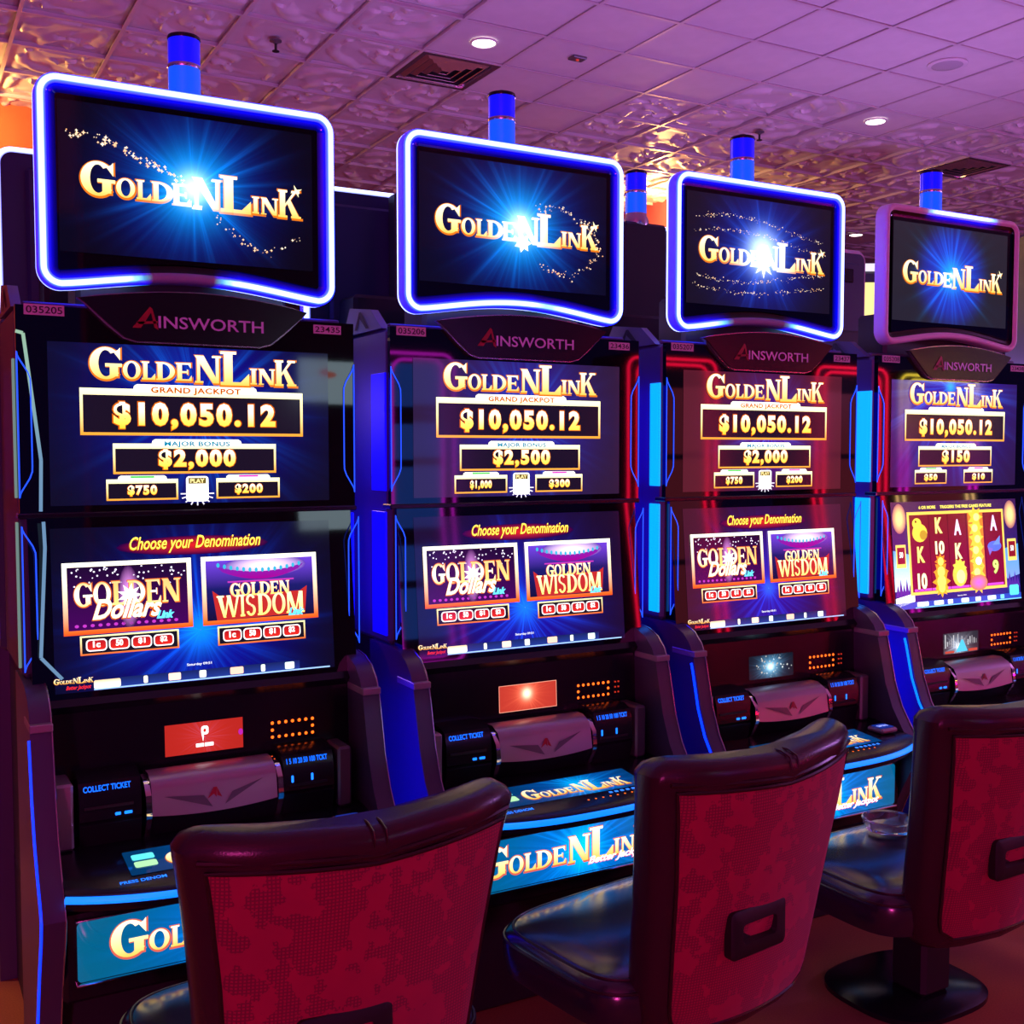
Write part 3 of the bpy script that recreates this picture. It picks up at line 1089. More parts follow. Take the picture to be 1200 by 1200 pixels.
    m.loops([outline_face(plate_pts(0), 2.828), outline_face(plate_pts(.0), 2.834)])
    fix_normals(m.build('plate_face', BLACK, nm))
    fr = (Vector((0.0, y_(2.828), 1.895)), Vector((1, 0, 0)), Vector((0, 0, 1)), Vector((0, -1, 0)))
    p = Print()
    z_ = (0, 0, 0)
    p.text('INSWORTH', -.098, .166, -.011, .019, z_, 1, bold=0.012)
    p.build('brand_lettering', nm, fr, LETTER)
    p = Print()
    p.poly([(-.160, -.013), (-.140, -.013), (-.115, .026), (-.118, .040)], z_, 1)
    p.poly([(-.118, .040), (-.112, .036), (-.098, -.016), (-.108, -.010)], z_, 1)
    p.poly([(-.150, .002), (-.1, .006), (-.1, .0), (-.144, -.004)], z_, 1)
    p.build('brand_emblem', nm, fr, REDMARK)
    # ---- asset tags
    for k, (tx, xa, xb, za, zb) in enumerate(((cfg['tags'][0], -.401, -.312, 1.902, 1.927), (cfg['tags'][1], .307, .384, 1.894, 1.917))):
        m = MB()
        m.box(xa, xb, y_(2.8462), y_(2.8482), za, zb)
        tg = m.build('asset_tag', PAPER, root)
        fr = (Vector(((xa + xb) / 2, y_(2.8462), (za + zb) / 2)), Vector((1, 0, 0)), Vector((0, 0, 1)), Vector((0, -1, 0)))
        p = Print()
        hw, hh = (xb - xa) / 2, (zb - za) / 2
        p.text(tx, -hw * .9, hw * .9, -hh * .66, hh * .66, z_, 1, bold=0.008)
        p.build('tag_number', tg, fr, INK)
    # shoulder bracket with triangle mark beside the topper neck
    m = MB()
    m.add([(-.424, y_(2.90), 1.925), (-.424, y_(3.20), 1.925), (-.424, y_(3.14), 2.005), (-.424, y_(2.98), 1.985),
           (-.400, y_(2.90), 1.925), (-.400, y_(3.20), 1.925), (-.400, y_(3.14), 2.005), (-.400, y_(2.98), 1.985)],
          [(0, 1, 2, 3), (7, 6, 5, 4), (0, 3, 7, 4), (3, 2, 6, 7), (2, 1, 5, 6), (0, 4, 5, 1)])
    br = fix_normals(m.build('shoulder_bracket', PLATEDARK, root))
    fr = (Vector((-.424, y_(3.05), 1.955)), Vector((0, -1, 0)), Vector((0, 0, 1)), Vector((-1, 0, 0)))
    p = Print()
    p.poly([(-.05, -.02), (-.03, -.02), (0, .03), (-.012, .03)], z_, 1)
    p.poly([(0, .03), (.06, -.022), (.04, -.022), (-.01, .012)], z_, 1)
    p.build('bracket_emblem', br, fr, INK)
    # ---- console: recessed panel under the lower screen
    m = MB()
    m.extrude_x([(y_(2.800), .990), (y_(2.785), .975), (y_(2.803), .955), (y_(2.797), .795), (y_(2.84), .795), (y_(2.84), .990)], -.378, .378)
    pn = fix_normals(m.build('display_panel', BLACK, root))
    frp = frame_from(-.105, .090, y_(2.8035), .899, y_(2.800), .820)
    frp = (frp[0] + Vector((0, -.002, 0)), frp[1], frp[2], frp[3])
    quad('info_screen', pn, frp, .196, .078, cfg['info_mat'])
    p = Print()
    cfg['info'](p)
    if p.v:
        p.build('info_artwork', pn, frp)
    m = MB()
    m.smooth = True
    dots = [(.168 + .109 * k / 6, z) for k in range(7) for z in (.873, .836)] + [(.168, .8545), (.277, .8545)]
    for dx, dz in dots:
        m.lathe([(.0044, 0), (.0038, .0015), (.0018, .0028)], 8, 0, 0)
        # move the last lathe onto the panel facing the player
        nn = 24
        for q in range(len(m.v) - nn, len(m.v)):
            a = m.v[q]
            m.v[q] = (dx + a[0], y_(2.799) - a[2], dz + a[1])
    m.build('led_frame', MATS['orange_led'], pn)
    if i >= 1:
        m = MB()
        for k in range(3):
            m.box(.300, .304, y_(2.7955), y_(2.799), .838 + k * .016, .842 + k * .016)
            m.box(.312, .316, y_(2.7955), y_(2.799), .838 + k * .016, .842 + k * .016)
        m.build('small_leds', MATS['red_led'], pn)
    # centre bar with brushed plate
    def bar_prof(o=0.0):
        return [(y_(2.797), .800 + o), (y_(2.74), .800 + o), (y_(2.712 - o), .785), (y_(2.702 - o), .772), (y_(2.692 - o), .712), (y_(2.698), .704), (y_(2.725), .655), (y_(2.80), .655)]
    m = MB()
    m.extrude_x(bar_prof(), -.165, .150)
    cb = fix_normals(m.build('centre_bar', BLACK, root, smooth=True))
    m = MB()
    nseg = 14
    rows = []
    for (yy, zz, sag) in ((2.770, .8030, 0), (2.738, .8030, 0), (2.706, .788, 0), (2.696, .771, 0), (2.6860, .712, .010)):
        rows.append([(-.160 + .305 * k / nseg, y_(yy), zz - sag * (1 - (2 * k / nseg - 1) ** 2)) for k in range(nseg + 1)])
    m.loops(rows, False, False, closed=False)
    m.build('brushed_plate', PLATE, cb, smooth=True)
    fr = frame_from(-.160, .145, y_(2.696), .771, y_(2.6860), .712)
    p = Print()
    p.poly([(-.125, .012), (-.010, -.028), (-.030, .002)], z_, 1)
    p.poly([(.118, .024), (.020, -.026), (.040, .002)], z_, 1)
    p.build('plate_facet', cb, fr, PLATEDARK)
    p = Print()
    p.poly([(-.022, -.008), (-.006, .018), (.002, .018), (.000, -.006), (-.006, .002)], z_, 2)
    p.poly([(.002, .018), (.014, -.008), (.002, -.002)], z_, 2)
    p.build('plate_emblem', cb, fr, REDMARK)
    for s, xa in ((-1, -.174), (1, .148)):
        m = MB()
        m.extrude_x([(y_(2.76), .798), (y_(2.715), .788), (y_(2.690), .760), (y_(2.684), .715), (y_(2.696), .690), (y_(2.722), .650), (y_(2.735), .655), (y_(2.712), .700), (y_(2.73), .77)], xa, xa + .013)
        fix_normals(m.build('chrome_end', CHROME, cb, smooth=True))
    # pods left and right
    def pod(x0, x1, name, words, wx0, wx1, wz, marks):
        m = MB()
        m.extrude_x([(y_(2.80), .818), (y_(2.745), .818), (y_(2.715), .806), (y_(2.703), .775), (y_(2.700), .718), (y_(2.708), .714), (y_(2.700), .708), (y_(2.715), .655), (y_(2.80), .655)], x0, x1)
        o = fix_normals(m.build(name, BLACK, root, smooth=True))
        fr = frame_from(0, 0, y_(2.715), .806, y_(2.703), .775)
        p = Print()
        p.text(words, wx0, wx1, -.006, .008, (0.01, 0.28, 2.4), 1, bold=0.02)
        p.build('lit_lettering', o, fr)
        fr = frame_from(0, 0, y_(2.703), .775, y_(2.700), .718)
        for a, b, c, d in marks:
            p = Print()
            p.rrect(a, c, b, d, .002, (0.02, 0.40, 2.6), 1)
            p.build('lit_mark', o, fr)
        return o
    tp = pod(-.322, -.182, 'ticket_printer', 'COLLECT TICKET', -.312, -.205, 0, [(-.243, -.230, -.022, -.015), (-.222, -.204, -.022, -.015)])
    bp = pod(.166, .300, 'bill_acceptor', '1 5 10 20 50 100 TCKT', .176, .284, 0, [(.186, .192, -.008, .010), (.238, .244, -.008, .010)])
    m = MB()
    m.box(-.312, -.200, y_(2.6975), y_(2.702), .745, .752, .001)
    m.build('ticket_slot', RUBBER, tp)
    m = MB()
    m.box(.182, .282, y_(2.6975), y_(2.702), .728, .735, .001)
    m.build('note_slot', RUBBER, bp)
    for xa, xb in ((-.376, -.334), (.312, .350)):
        m = MB()
        m.box(xa, xb, y_(2.700), y_(2.80), .655, .812, .006)
        fix_normals(m.build('console_post', PLATE if xa < 0 else PLATEDARK, root))
    # ---- button deck
    def deck_front(x):
        t = abs(x) / .378
        return 2.438 + .085 * t ** 2.6
    n = 24
    xs = [-.378 + .756 * k / n for k in range(n + 1)]
    m = MB()
    rows = [[(x, y_(2.80), .655) for x in xs], [(x, y_(2.70), .655) for x in xs], [(x, y_(deck_front(x) + .016), .632) for x in xs], [(x, y_(deck_front(x)), .622) for x in xs],
            [(x, y_(deck_front(x) - .002), .600) for x in xs], [(x, y_(deck_front(x) + .01), .582) for x in xs], [(x, y_(2.60), .556) for x in xs], [(x, y_(2.80), .556) for x in xs]]
    m.loops(rows, False, False, closed=False)
    dk = m.build('button_deck', BLACK, root, smooth=True)
    m = MB()
    m.tube([(x, y_(deck_front(x) - .004), .611) for x in xs], .0085, 8)
    m.build('deck_light', MATS['cyan_led'], dk, smooth=True)
    def deck_z(Y):
        return .655 - (2.70 - Y) / (2.70 - 2.46) * .023
    fr = frame_from(-.235, .215, y_(2.645), deck_z(2.645), y_(2.520), deck_z(2.520))
    quad('deck_screen', dk, fr, .46, .125, MATS['deck_art'], off=.0015, r=.004)
    p = Print()
    logo(p, .02, -.012, .33, k=.75, layer=3, vs=1.25)
    for z, c in ((.022, (0.15, 1.0, 1.1)), (-.016, (0.55, 1.1, 0.55))):
        p.rrect(-.215, z - .014, -.165, z + .016, .006, c, 3)
    p.build('deck_artwork', dk, fr)
    m = MB()
    m.box(.262, .338, y_(2.560), y_(2.628), .644, .661, .006)
    sb = fix_normals(m.build('spin_button', PLATE, dk))
    fr2 = (Vector((.300, y_(2.594), .661)), Vector((1, 0, 0)), Vector((0, 1, 0)), Vector((0, 0, 1)))
    p = Print()
    p.rrect(-.030, -.025, .030, .025, .006, (0.01, 0.03, 0.30), 1)
    p.text('SPIN', -.022, .022, -.006, .010, (0.5, 0.6, 1.6), 2, bold=0.02)
    p.build('button_face', sb, fr2)
    fr3 = frame_from(0, 0, y_(2.515), deck_z(2.515), y_(2.465), deck_z(2.465))
    p = Print()
    p.text('PRESS DENOM', -.270, -.170, -.004, .010, (0.02, 0.35, 1.9), 1, bold=0.02)
    for k in range(6):
        p.rrect(.082 + k * .019, .011, .093 + k * .019, .021, .002, (0.05, 0.35, 1.9), 1)
    for k in range(7):
        p.disc(.000 + k * .024, -.006, .0032, .0032, (1.6, 0.25, 0.02), 1, 8)
    p.build('deck_marks', dk, fr3)
    # ---- belly door with lit panel
    m = MB()
    m.box(-.378, .378, y_(2.585), y_(2.74), .345, .560, .010)
    bd = fix_normals(m.build('belly_door', BLACK, root))
    frb = frame_from(-.352, .355, y_(2.5845), .530, y_(2.5845), .393)
    quad('belly_panel', bd, frb, .700, .137, MATS['belly_art'], off=.001, r=.010)
    m = MB()
    m.box(-.352, .352, y_(2.572), y_(2.590), .386, .392, .002)
    m.box(-.352, .352, y_(2.578), y_(2.590), .531, .538, .002)
    m.build('belly_trim', CHROME, bd)
    p = Print()
    logo(p, .0, .008, .560, k=.95, layer=3, shade=(0.9, 0.16, 0.10))
    p.text('Better Jackpot', .060, .270, -.055, -.028, (0.8, 0.05, 0.25), 5, shear=0.4, bold=0.05)
    p.text('Better Jackpot', .062, .272, -.053, -.026, (1.9, 1.6, 1.7), 6, shear=0.4, bold=0.03)
    p.build('belly_artwork', bd, frb)
    return root


def led(name, col, k, base=(0.02, 0.02, 0.05)):
    return simple(name, base, 0.3, emit=col, es=k)


led('blue_led', (0.0, 0.022, 1.0), 3.2)
led('cyan_led', (0.0, 0.16, 1.0), 2.0)
led('edge_led', (0.01, 0.07, 1.0), 1.7)
led('blue_panel', (0.0, 0.002, 1.0), 3.0)
for _k, _e in enumerate((3.0, 0.5, 4.5, 2.0)):
    led('flank_fill_panel_%d' % _k, (0.0, 0.002, 1.0), _e)
led('cyan_panel', (0.0, 0.22, 1.0), 2.2)
led('deep_blue_panel', (0.0, 0.0004, 1.0), 1.0)
led('pale_panel', (0.30, 0.48, 0.42), 0.5)
led('orange_led', (1.0, 0.11, 0.006), 3.0)
led('red_led', (1.0, 0.05, 0.01), 0.6)
led('lens_lower', (0.0, 0.08, 1.0), 1.1, (0.01, 0.01, 0.2))
led('lens_upper', (0.0, 0.005, 1.0), 0.9, (0.01, 0.01, 0.2))
burst_mat('topper_art_0', (0.002, 0.002, 0.006), .505, .51, s_white=.09, s_cyan=.21, s_blue=.40, seed=1.3, c_cyan=(0.0, 0.62, 1.2), rays=.8)
burst_mat('topper_art_1', (0.003, 0.003, 0.012), .52, .50, s_white=.10, s_cyan=.23, s_blue=.42, seed=4.1, c_cyan=(0.0, 0.62, 1.2), rays=.8)
burst_mat('topper_art_2', (0.010, 0.006, 0.014), .51, .52, s_white=.15, s_cyan=.20, s_blue=.42, seed=7.7, c_cyan=(0.05, 0.30, 1.2), rays=.6)
burst_mat('topper_art_3', (0.022, 0.018, 0.030), .50, .50, s_white=.03, s_cyan=.15, s_blue=.46, seed=9.2, blue_p=5.0, c_blue=(0.0, 0.03, 0.85))
burst_mat('upper_art_0', (0.004, 0.004, 0.012), .50, .60, s_white=.001, s_cyan=.02, s_blue=.52, seed=2.2, c_blue=(0.0, 0.0, 0.62), rays=.7)
burst_mat('upper_art_1', (0.030, 0.012, 0.042), .52, .55, s_white=.001, s_cyan=.02, s_blue=.46, seed=2.9, c_blue=(0.0, 0.0, 0.62), rays=.6)
burst_mat('upper_art_2', (0.085, 0.010, 0.022), .52, .50, s_white=.001, s_cyan=.02, s_blue=.36, seed=3.4, c_blue=(0.02, 0.0, 0.60), rays=.6)
burst_mat('upper_art_3', (0.030, 0.010, 0.045), .45, .95, s_white=.001, s_cyan=.06, s_blue=.75, seed=5.4, c_blue=(0.02, 0.0, 0.72), rays=.8)
burst_mat('lower_art_0', (0.003, 0.003, 0.010), .497, .32, s_white=.001, s_cyan=.12, s_blue=.48, seed=6.2, c_blue=(0.0, 0.0, 0.70), c_cyan=(0.0, 0.30, 0.95))
burst_mat('lower_art_1', (0.012, 0.004, 0.026), .497, .30, s_white=.001, s_cyan=.10, s_blue=.46, seed=6.9, c_blue=(0.0, 0.0, 0.70), c_cyan=(0.0, 0.20, 0.95))
burst_mat('lower_art_2', (0.045, 0.006, 0.022), .497, .30, s_white=.001, s_cyan=.07, s_blue=.44, seed=8.1, c_blue=(0.0, 0.0, 0.65), c_cyan=(0.0, 0.12, 0.95))
burst_mat('belly_art', (0.0, 0.13, 0.26), .56, .50, asp=5.1, s_white=.001, s_cyan=.42, s_blue=1.5, seed=3.0, c_blue=(0.0, 0.015, 0.70), c_cyan=(0.0, 0.62, 0.95), rays=1.3)
burst_mat('deck_art', (0.0, 0.04, 0.14), .60, .50, asp=3.7, s_white=.001, s_cyan=.40, s_blue=1.1, seed=3.9, c_blue=(0.0, 0.05, 0.50), c_cyan=(0.0, 0.45, 0.70), k=.9)
burst_mat('info_red', (0.55, 0.022, 0.016), .5, .5, asp=2.5, s_white=.001, s_cyan=.01, s_blue=.6, c_blue=(0.20, 0.01, 0.0), seed=1.0, rays=.3)
burst_mat('info_red_flare', (0.60, 0.045, 0.030), .48, .62, asp=2.5, s_white=.18, s_cyan=.35, s_blue=.9, c_blue=(0.25, 0.03, 0.01), c_cyan=(0.8, 0.25, 0.12), c_white=(1.5, 1.4, 1.0), seed=2.0, rays=.5)
burst_mat('info_blast', (0.006, 0.010, 0.020), .48, .48, asp=2.0, s_white=.13, s_cyan=.34, s_blue=.55, c_blue=(0.03, 0.08, 0.20), c_cyan=(0.15, 0.45, 0.65), c_white=(1.2, 1.5, 1.5), seed=5.0, rays=1.6)
burst_mat('info_stage', (0.03, 0.025, 0.04), .42, .35, asp=2.0, s_white=.12, s_cyan=.30, s_blue=.6, c_blue=(0.20, 0.16, 0.20), c_cyan=(0.25, 0.40, 0.55), c_white=(1.4, 1.4, 1.4), seed=6.0, rays=1.8)


def info0(p):
    p.rrect(-.008, .006, .010, .028, .006, (1.9, 1.8, 1.8), 1)
    p.rrect(-.003, .012, .004, .021, .003, (0.8, 0.03, 0.02), 2)
    p.poly([(-.008, .012), (-.001, .012), (-.004, -.012)], (1.9, 1.8, 1.8), 1)
    p.rect(-.022, -.024, -.002, -.015, (1.7, 1.6, 1.6), 1)
    p.rect(.000, -.024, .022, -.015, (1.7, 1.6, 1.6), 1)
    p.disc(.092, .002, .006, .008, (0.6, 0.02, 0.5), 1)


def info1(p):
    p.frame(-.098, -.039, .098, .039, .0015, (1.2, 0.5, 0.35), 1)


def info2(p):
    r = random.Random(5)
    for k in range(60):
        x, y = r.gauss(0, .036), r.gauss(0, .015)
        if abs(x) < .09 and abs(y) < .036:
            p.star(x, y, r.uniform(.0015, .005), lerp((0.9, 1.1, 1.2), (0.7, 0.5, 0.3), r.random()), 1, n=4, q=.4)


def info3(p):
    r = random.Random(8)
    for k in range(16):
        x = -.09 + k * .0115
        p.rect(x, r.uniform(-.02, -.005), x + .005, r.uniform(.005, .036), lerp((0.8, 0.8, 0.85), (0.10, 0.09, 0.10), r.random()), 1)
    p.poly([(-.03, -.034), (.035, -.034), (.010, .010), (.0, .010)], (0.10, 0.75, 1.2), 2)
    p.rect(-.09, -.036, -.04, -.028, (0.7, 0.08, 0.05), 2)
    p.rect(.04, -.036, .09, -.026, (0.7, 0.08, 0.05), 2)


MA = MATS
CFG = [
    dict(ring=0, strip=MA['blue_led'], stripe=True, bar=MA['pale_panel'], barw=.012, upper_mat=MA['upper_art_0'], lower_mat=MA['lower_art_0'], prizes=('$2,000', '$750', '$200'), tags=('035205', '23435'), info_mat=MA['info_red'], info=info0),
    dict(ring=1, strip=MA['blue_led'], stripe=False, bar=MA['deep_blue_panel'], barw=.10, upper_mat=MA['upper_art_1'], lower_mat=MA['lower_art_1'], prizes=('$2,500', '$1,000', '$300'), tags=('035206', '23436'), info_mat=MA['info_red_flare'], info=info1),
    dict(ring=2, strip=MA['blue_led'], stripe=True, bar=MA['cyan_panel'], barw=.052, upper_mat=MA['upper_art_2'], lower_mat=MA['lower_art_2'], prizes=('$2,000', '$750', '$200'), tags=('035207', '23437'), info_mat=MA['info_blast'], info=info2),
    dict(ring=3, strip=MA['cyan_led'], stripe=True, bar=MA['cyan_panel'], barw=.070, upper_mat=MA['upper_art_3'], lower_mat=MA['lower_art_0'], prizes=('$150', '$50', '$10', 0.8), tags=('035208', '23438'), info_mat=MA['info_stage'], info=info3),
]
LABELS = ['leftmost front row slot machine, tagged 035205, red info screen with a white mark',
          'front row slot machine tagged 035206, second from the left, major bonus reading $2,500',
          'front row slot machine tagged 035207, third from the left, topper with gold swirls',
          'rightmost front row slot machine, lower screen with red reels of gold symbols']
for i in range(4):
    slot_machine(i, X0M + PITCH * i, True, LABELS[i], CFG[i])
BLABELS = ['slot machine facing away directly behind the leftmost machine, lit topper rim showing at left',
           'slot machine facing away, its dark topper back showing between first and second toppers',
           'slot machine facing away, dark topper back with blue lamp between second and third toppers',
           'slot machine facing away, rounded dark topper back right of the third topper']
for i in range(4):
    c = dict(CFG[1])
    c['ring'] = (4, 5, 4, 6)[i]
    slot_machine(i, X0M - .012 + PITCH * i, False, BLABELS[i], c)


# ------------------------------------------------------------------ chairs
def fabric_mat():
    m = bpy.data.materials.new('red_patterned_fabric')
    g = G(m)
    tc = g.n('ShaderNodeTexCoord')
    mp = g.n('ShaderNodeMapping')
    g.l(tc.outputs['Object'], mp.inputs[0])
    n1 = g.n('ShaderNodeTexNoise'); n1.inputs['Scale'].default_value = 9.0; n1.inputs['Detail'].default_value = 2.0
    g.l(mp.outputs[0], n1.inputs['Vector'])
    n2 = g.n('ShaderNodeTexNoise'); n2.inputs['Scale'].default_value = 26.0; n2.inputs['Detail'].default_value = 3.0
    g.l(mp.outputs[0], n2.inputs['Vector'])
    sp = g.n('ShaderNodeSeparateXYZ')
    g.l(mp.outputs[0], sp.inputs[0])
    # hatched weave of small crosses
    wx = g.m('LESS_THAN', g.m('FRACT', g.m('MULTIPLY', sp.outputs[0], 150.0)), 0.42)
    wz = g.m('LESS_THAN', g.m('FRACT', g.m('MULTIPLY', sp.outputs[2], 150.0)), 0.42)
    weave = g.m('MAXIMUM', wx, wz)
    patch = g.m('MULTIPLY', g.m('GREATER_THAN', g.m('ADD', g.m('MULTIPLY', n1.outputs[0], 0.55), g.m('MULTIPLY', n2.outputs[0], 0.45)), 0.485), weave)
    base = g.mix(n1.outputs[0], (0.30, 0.0, 0.055, 1), (0.52, 0.002, 0.060, 1))
    col = g.mix(g.m('MULTIPLY', patch, 0.62), base, (0.10, 0.001, 0.03, 1))
    b = g.bsdf(Base_Color=col, Roughness=0.85)
    b.inputs['Sheen Weight'].default_value = 0.25
    bp = g.n('ShaderNodeBump'); bp.inputs['Strength'].default_value = 0.25; bp.inputs['Distance'].default_value = 0.002
    g.l(g.m('ADD', n2.outputs[0], patch), bp.inputs['Height'])
    g.l(bp.outputs[0], b.inputs['Normal'])
    return m


FABRIC = fabric_mat()


def half_width(z):
    P = [(.30, .250), (.36, .264), (.50, .278), (.66, .292), (.80, .310), (.90, .328), (.95, .332)]
    for (a, wa), (b, wb) in zip(P[:-1], P[1:]):
        if z <= b:
            t = max(0, (z - a) / (b - a))
            return wa + (wb - wa) * t
    return P[-1][1]


def back_y(x, z):
    """Rear surface of the backrest; local origin is the seat centre, +y towards the machine."""
    t = min(1.0, abs(x) / .30)
    return -.365 + .072 * t * t + .19 * (.93 - z)


def top_z(x):
    t = min(1.0, abs(x) / .30)
    return .918 + .016 * t


def chair(X, Yc, rz, label):
    root = empty('casino_chair', (X, Yc, 0), rz)
    tag(root, label, 'chair', 'red backed casino chairs')
    # leather shell of the back: stacked cross-sections, thicker roll at the top
    N = 48
    rings = []
    zs = [(.268, .35), (.274, .8), (.298, 1), (.40, 1), (.50, 1), (.60, 1), (.70, 1), (.78, 1), (.84, 1), (.868, 1.0), (.885, 1.08), (.905, 1.08), (.922, .95), (.934, .7), (.940, .35)]
    for z, k in zs:
        hw = half_width(z)
        if z > .90:
            hw -= .05 * ((z - .90) / .04) ** 2.2
        if z < .298:
            hw -= .03 * ((.298 - z) / .03) ** 1.5
        th = .058 * k
        ring = []
        for q in range(N):
            A = 2 * PI * q / N
            c, s = math.cos(A), math.sin(A)
            x = hw * (abs(c) ** .26) * (1 if c >= 0 else -1)
            yy = th * (abs(s) ** .62) * (1 if s >= 0 else -1)
            zz = z if z < .80 else .80 + (z - .80) * (top_z(x) + .006 - .80) / (.940 - .80)
            ring.append((x, back_y(x, z) + .058 + yy, zz))
        rings.append(ring)
    m = MB()
    m.loops(rings)
    m.smooth = True
    bk = fix_normals(m.build('backrest', LEATHER, root))
    # red fabric panel on the rear
    nx, nz = 26, 22
    z0, z1 = .305, .858
    rows, rim = [], []

    def fp(u, v, off):
        z = z0 + (z1 - z0) * v
        z += (top_z(0) - .918)
        hw = half_width(z) - .034
        k = 1.0
        cr = .035
        d = min(v * (z1 - z0), 9)
        if d < cr:
            hw -= cr - math.sqrt(max(0, cr * cr - (cr - d) ** 2))
        x = hw * u
        if v > .8:
            z += (v - .8) / .2 * (top_z(x) - .918) * .9
        e = min(1 - abs(u), v, 1 - v) * 9
        puff = off * (1 - (1 - min(1, e)) ** 2)
        return (x, back_y(x, z) - .0005 - puff, z)
    for j in range(nz + 1):
        rows.append([fp(-1 + 2 * q / nx, j / nz, .010) for q in range(nx + 1)])
    m = MB()
    m.loops(rows, False, False, closed=False)
    m.smooth = True
    fab = m.build('fabric_panel', FABRIC, root)
    rim = [fp(-1 + 2 * q / nx, 0, 0) for q in range(nx + 1)] + [fp(1, j / nz, 0) for j in range(1, nz + 1)] + [fp(1 - 2 * q / nx, 1, 0) for q in range(1, nx + 1)] + [fp(-1, 1 - j / nz, 0) for j in range(1, nz)]
    m = MB()
    m.tube(rim, .0045, 6, closed=True)
    m.build('piping', WELT, fab, smooth=True)
    # second welt under the top roll and centre seam over it
    m = MB()
    m.tube([(x, back_y(x, .875) - .001, .874 + (top_z(x) - .918)) for x in [-.30 + .60 * q / 24 for q in range(25)]], .005, 6)
    m.build('top_welt', WELT, bk, smooth=True)
    m = MB()
    for dx in (-.012, .012):
        m.tube([(dx, back_y(0, .88) - .002, .880), (dx, back_y(0, .9) - .0045, .900), (dx, back_y(0, .91) + .004, .918), (dx, back_y(0, .92) + .03, .9265), (dx, back_y(0, .92) + .06, .9265)], .0022, 5)
    m.build('top_seam', WELT, bk, smooth=True)
    # pull handle
    yh = back_y(-.045, .530) - .010
    m = MB()
    def hrect(w, h, r, Y):
        pts = []
        for cx, cz, a in ((w - r, h - r, 0), (-w + r, h - r, 90), (-w + r, -h + r, 180), (w - r, -h + r, 270)):
            for q in range(5):
                A = math.radians(a + 90 * q / 4)
                pts.append((-.045 + cx + r * math.cos(A), Y, .530 + cz + r * math.sin(A)))
        return pts
    m.loops([hrect(.090, .054, .014, yh + .012), hrect(.090, .054, .014, yh - .008), hrect(.084, .048, .012, yh - .013), hrect(.056, .022, .010, yh - .013), hrect(.052, .018, .010, yh + .004)], False, True)
    fix_normals(m.build('pull_handle', RUBBER, root, smooth=True))
    # seat
    def se(hx, hy, z, n=56, p=.42):
        out = []
        for q in range(n):
            A = 2 * PI * q / n
            c, s = math.cos(A), math.sin(A)
            out.append((hx * (abs(c) ** p) * (1 if c >= 0 else -1), .078 + (hy - .046) * (abs(s) ** p) * (1 if s >= 0 else -1), z))
        return out
    m = MB()
    m.loops([se(.305, .258, .285), se(.335, .285, .300), se(.343, .293, .33), se(.345, .295, .375), se(.337, .287, .398), se(.313, .265, .414), se(.25, .20, .424), se(.12, .10, .428)])
    m.smooth = True
    st = fix_normals(m.build('seat', SEATL, root))
    for hx, z in ((.3425, .386), (.3235, .409)):
        m = MB()
        m.tube(se(hx, hx - .050, z), .0035, 6, closed=True)
        m.build('seat_piping', WELT, st, smooth=True)
    # pedestal
    m = MB()
    m.box(-.16, .16, -.15, .20, .255, .287, .008)
    fix_normals(m.build('seat_plate', RUBBER, root))
    m = MB()
    m.box(-.060, .060, -.035, .085, .03, .256, .012)
    fix_normals(m.build('pedestal', RUBBER, root))
    m = MB()
    m.loops([se(.22, .24, 0.0, p=.7), se(.22, .24, .014, p=.7), se(.20, .22, .026, p=.7), se(.08, .09, .034, p=.7)])
    m.smooth = True
    fix_normals(m.build('pedestal_base', BLACK, root))
    return root


CY = 2.135
chair(X0M + .041, CY, math.radians(0.8), 'red backed chair nearest the viewer, in front of the leftmost slot machine')
chair(X0M + PITCH + .016, CY - .005, math.radians(8.0), 'red backed chair in the middle, with black pull handle fully in view')
chair(X0M + 2 * PITCH - .007, CY, math.radians(1.5), 'red backed chair at the right edge, glass ashtray on its seat')

# ashtray on the seat of the right chair
m = MB()
prof = [(.050, .000), (.066, .004), (.074, .022), (.078, .036), (.074, .040), (.066, .036), (.056, .014), (.020, .010)]
m.lathe(prof, 32)
gl = bpy.data.materials.new('clear_glass')
g_ = G(gl)
b_ = g_.bsdf(Base_Color=(0.95, 0.95, 0.97, 1), Roughness=0.03)
b_.inputs['Transmission Weight'].default_value = 0.9
b_.inputs['IOR'].default_value = 1.5
ash = fix_normals(m.build('ashtray', gl, None, smooth=True))
ash.location = (2.625, 2.335, .4295)
tag(ash, 'round clear glass ashtray resting on the right chair seat', 'ashtray')


# ------------------------------------------------------------------ room: floor, ceiling grid, walls
def carpet_mat():
    m = bpy.data.materials.new('patterned_carpet')
    g = G(m)
    tc = g.n('ShaderNodeTexCoord')
    n1 = g.n('ShaderNodeTexNoise'); n1.inputs['Scale'].default_value = 1.6; n1.inputs['Detail'].default_value = 1.5
    n2 = g.n('ShaderNodeTexNoise'); n2.inputs['Scale'].default_value = 220.0
    g.l(tc.outputs['Object'], n1.inputs['Vector']); g.l(tc.outputs['Object'], n2.inputs['Vector'])
    f = g.m('SMOOTH_MIN', g.m('MULTIPLY', g.m('SUBTRACT', n1.outputs[0], 0.48), 8.0, clamp=True), 1.0, 0.1)
    col = g.mix(f, (0.62, 0.20, 0.07, 1), (0.42, 0.10, 0.07, 1))
    col = g.mix(g.m('MULTIPLY', n2.outputs[0], 0.5), col, (0.05, 0.012, 0.012, 1))
    g.bsdf(Base_Color=col, Roughness=0.95)
    return m


m = MB()
m.box(-8, 26, -8, 24, -.06, 0.0)
fl = tag(m.build('floor', carpet_mat(), None), 'brown and orange carpet under the machines', None, kind='structure')


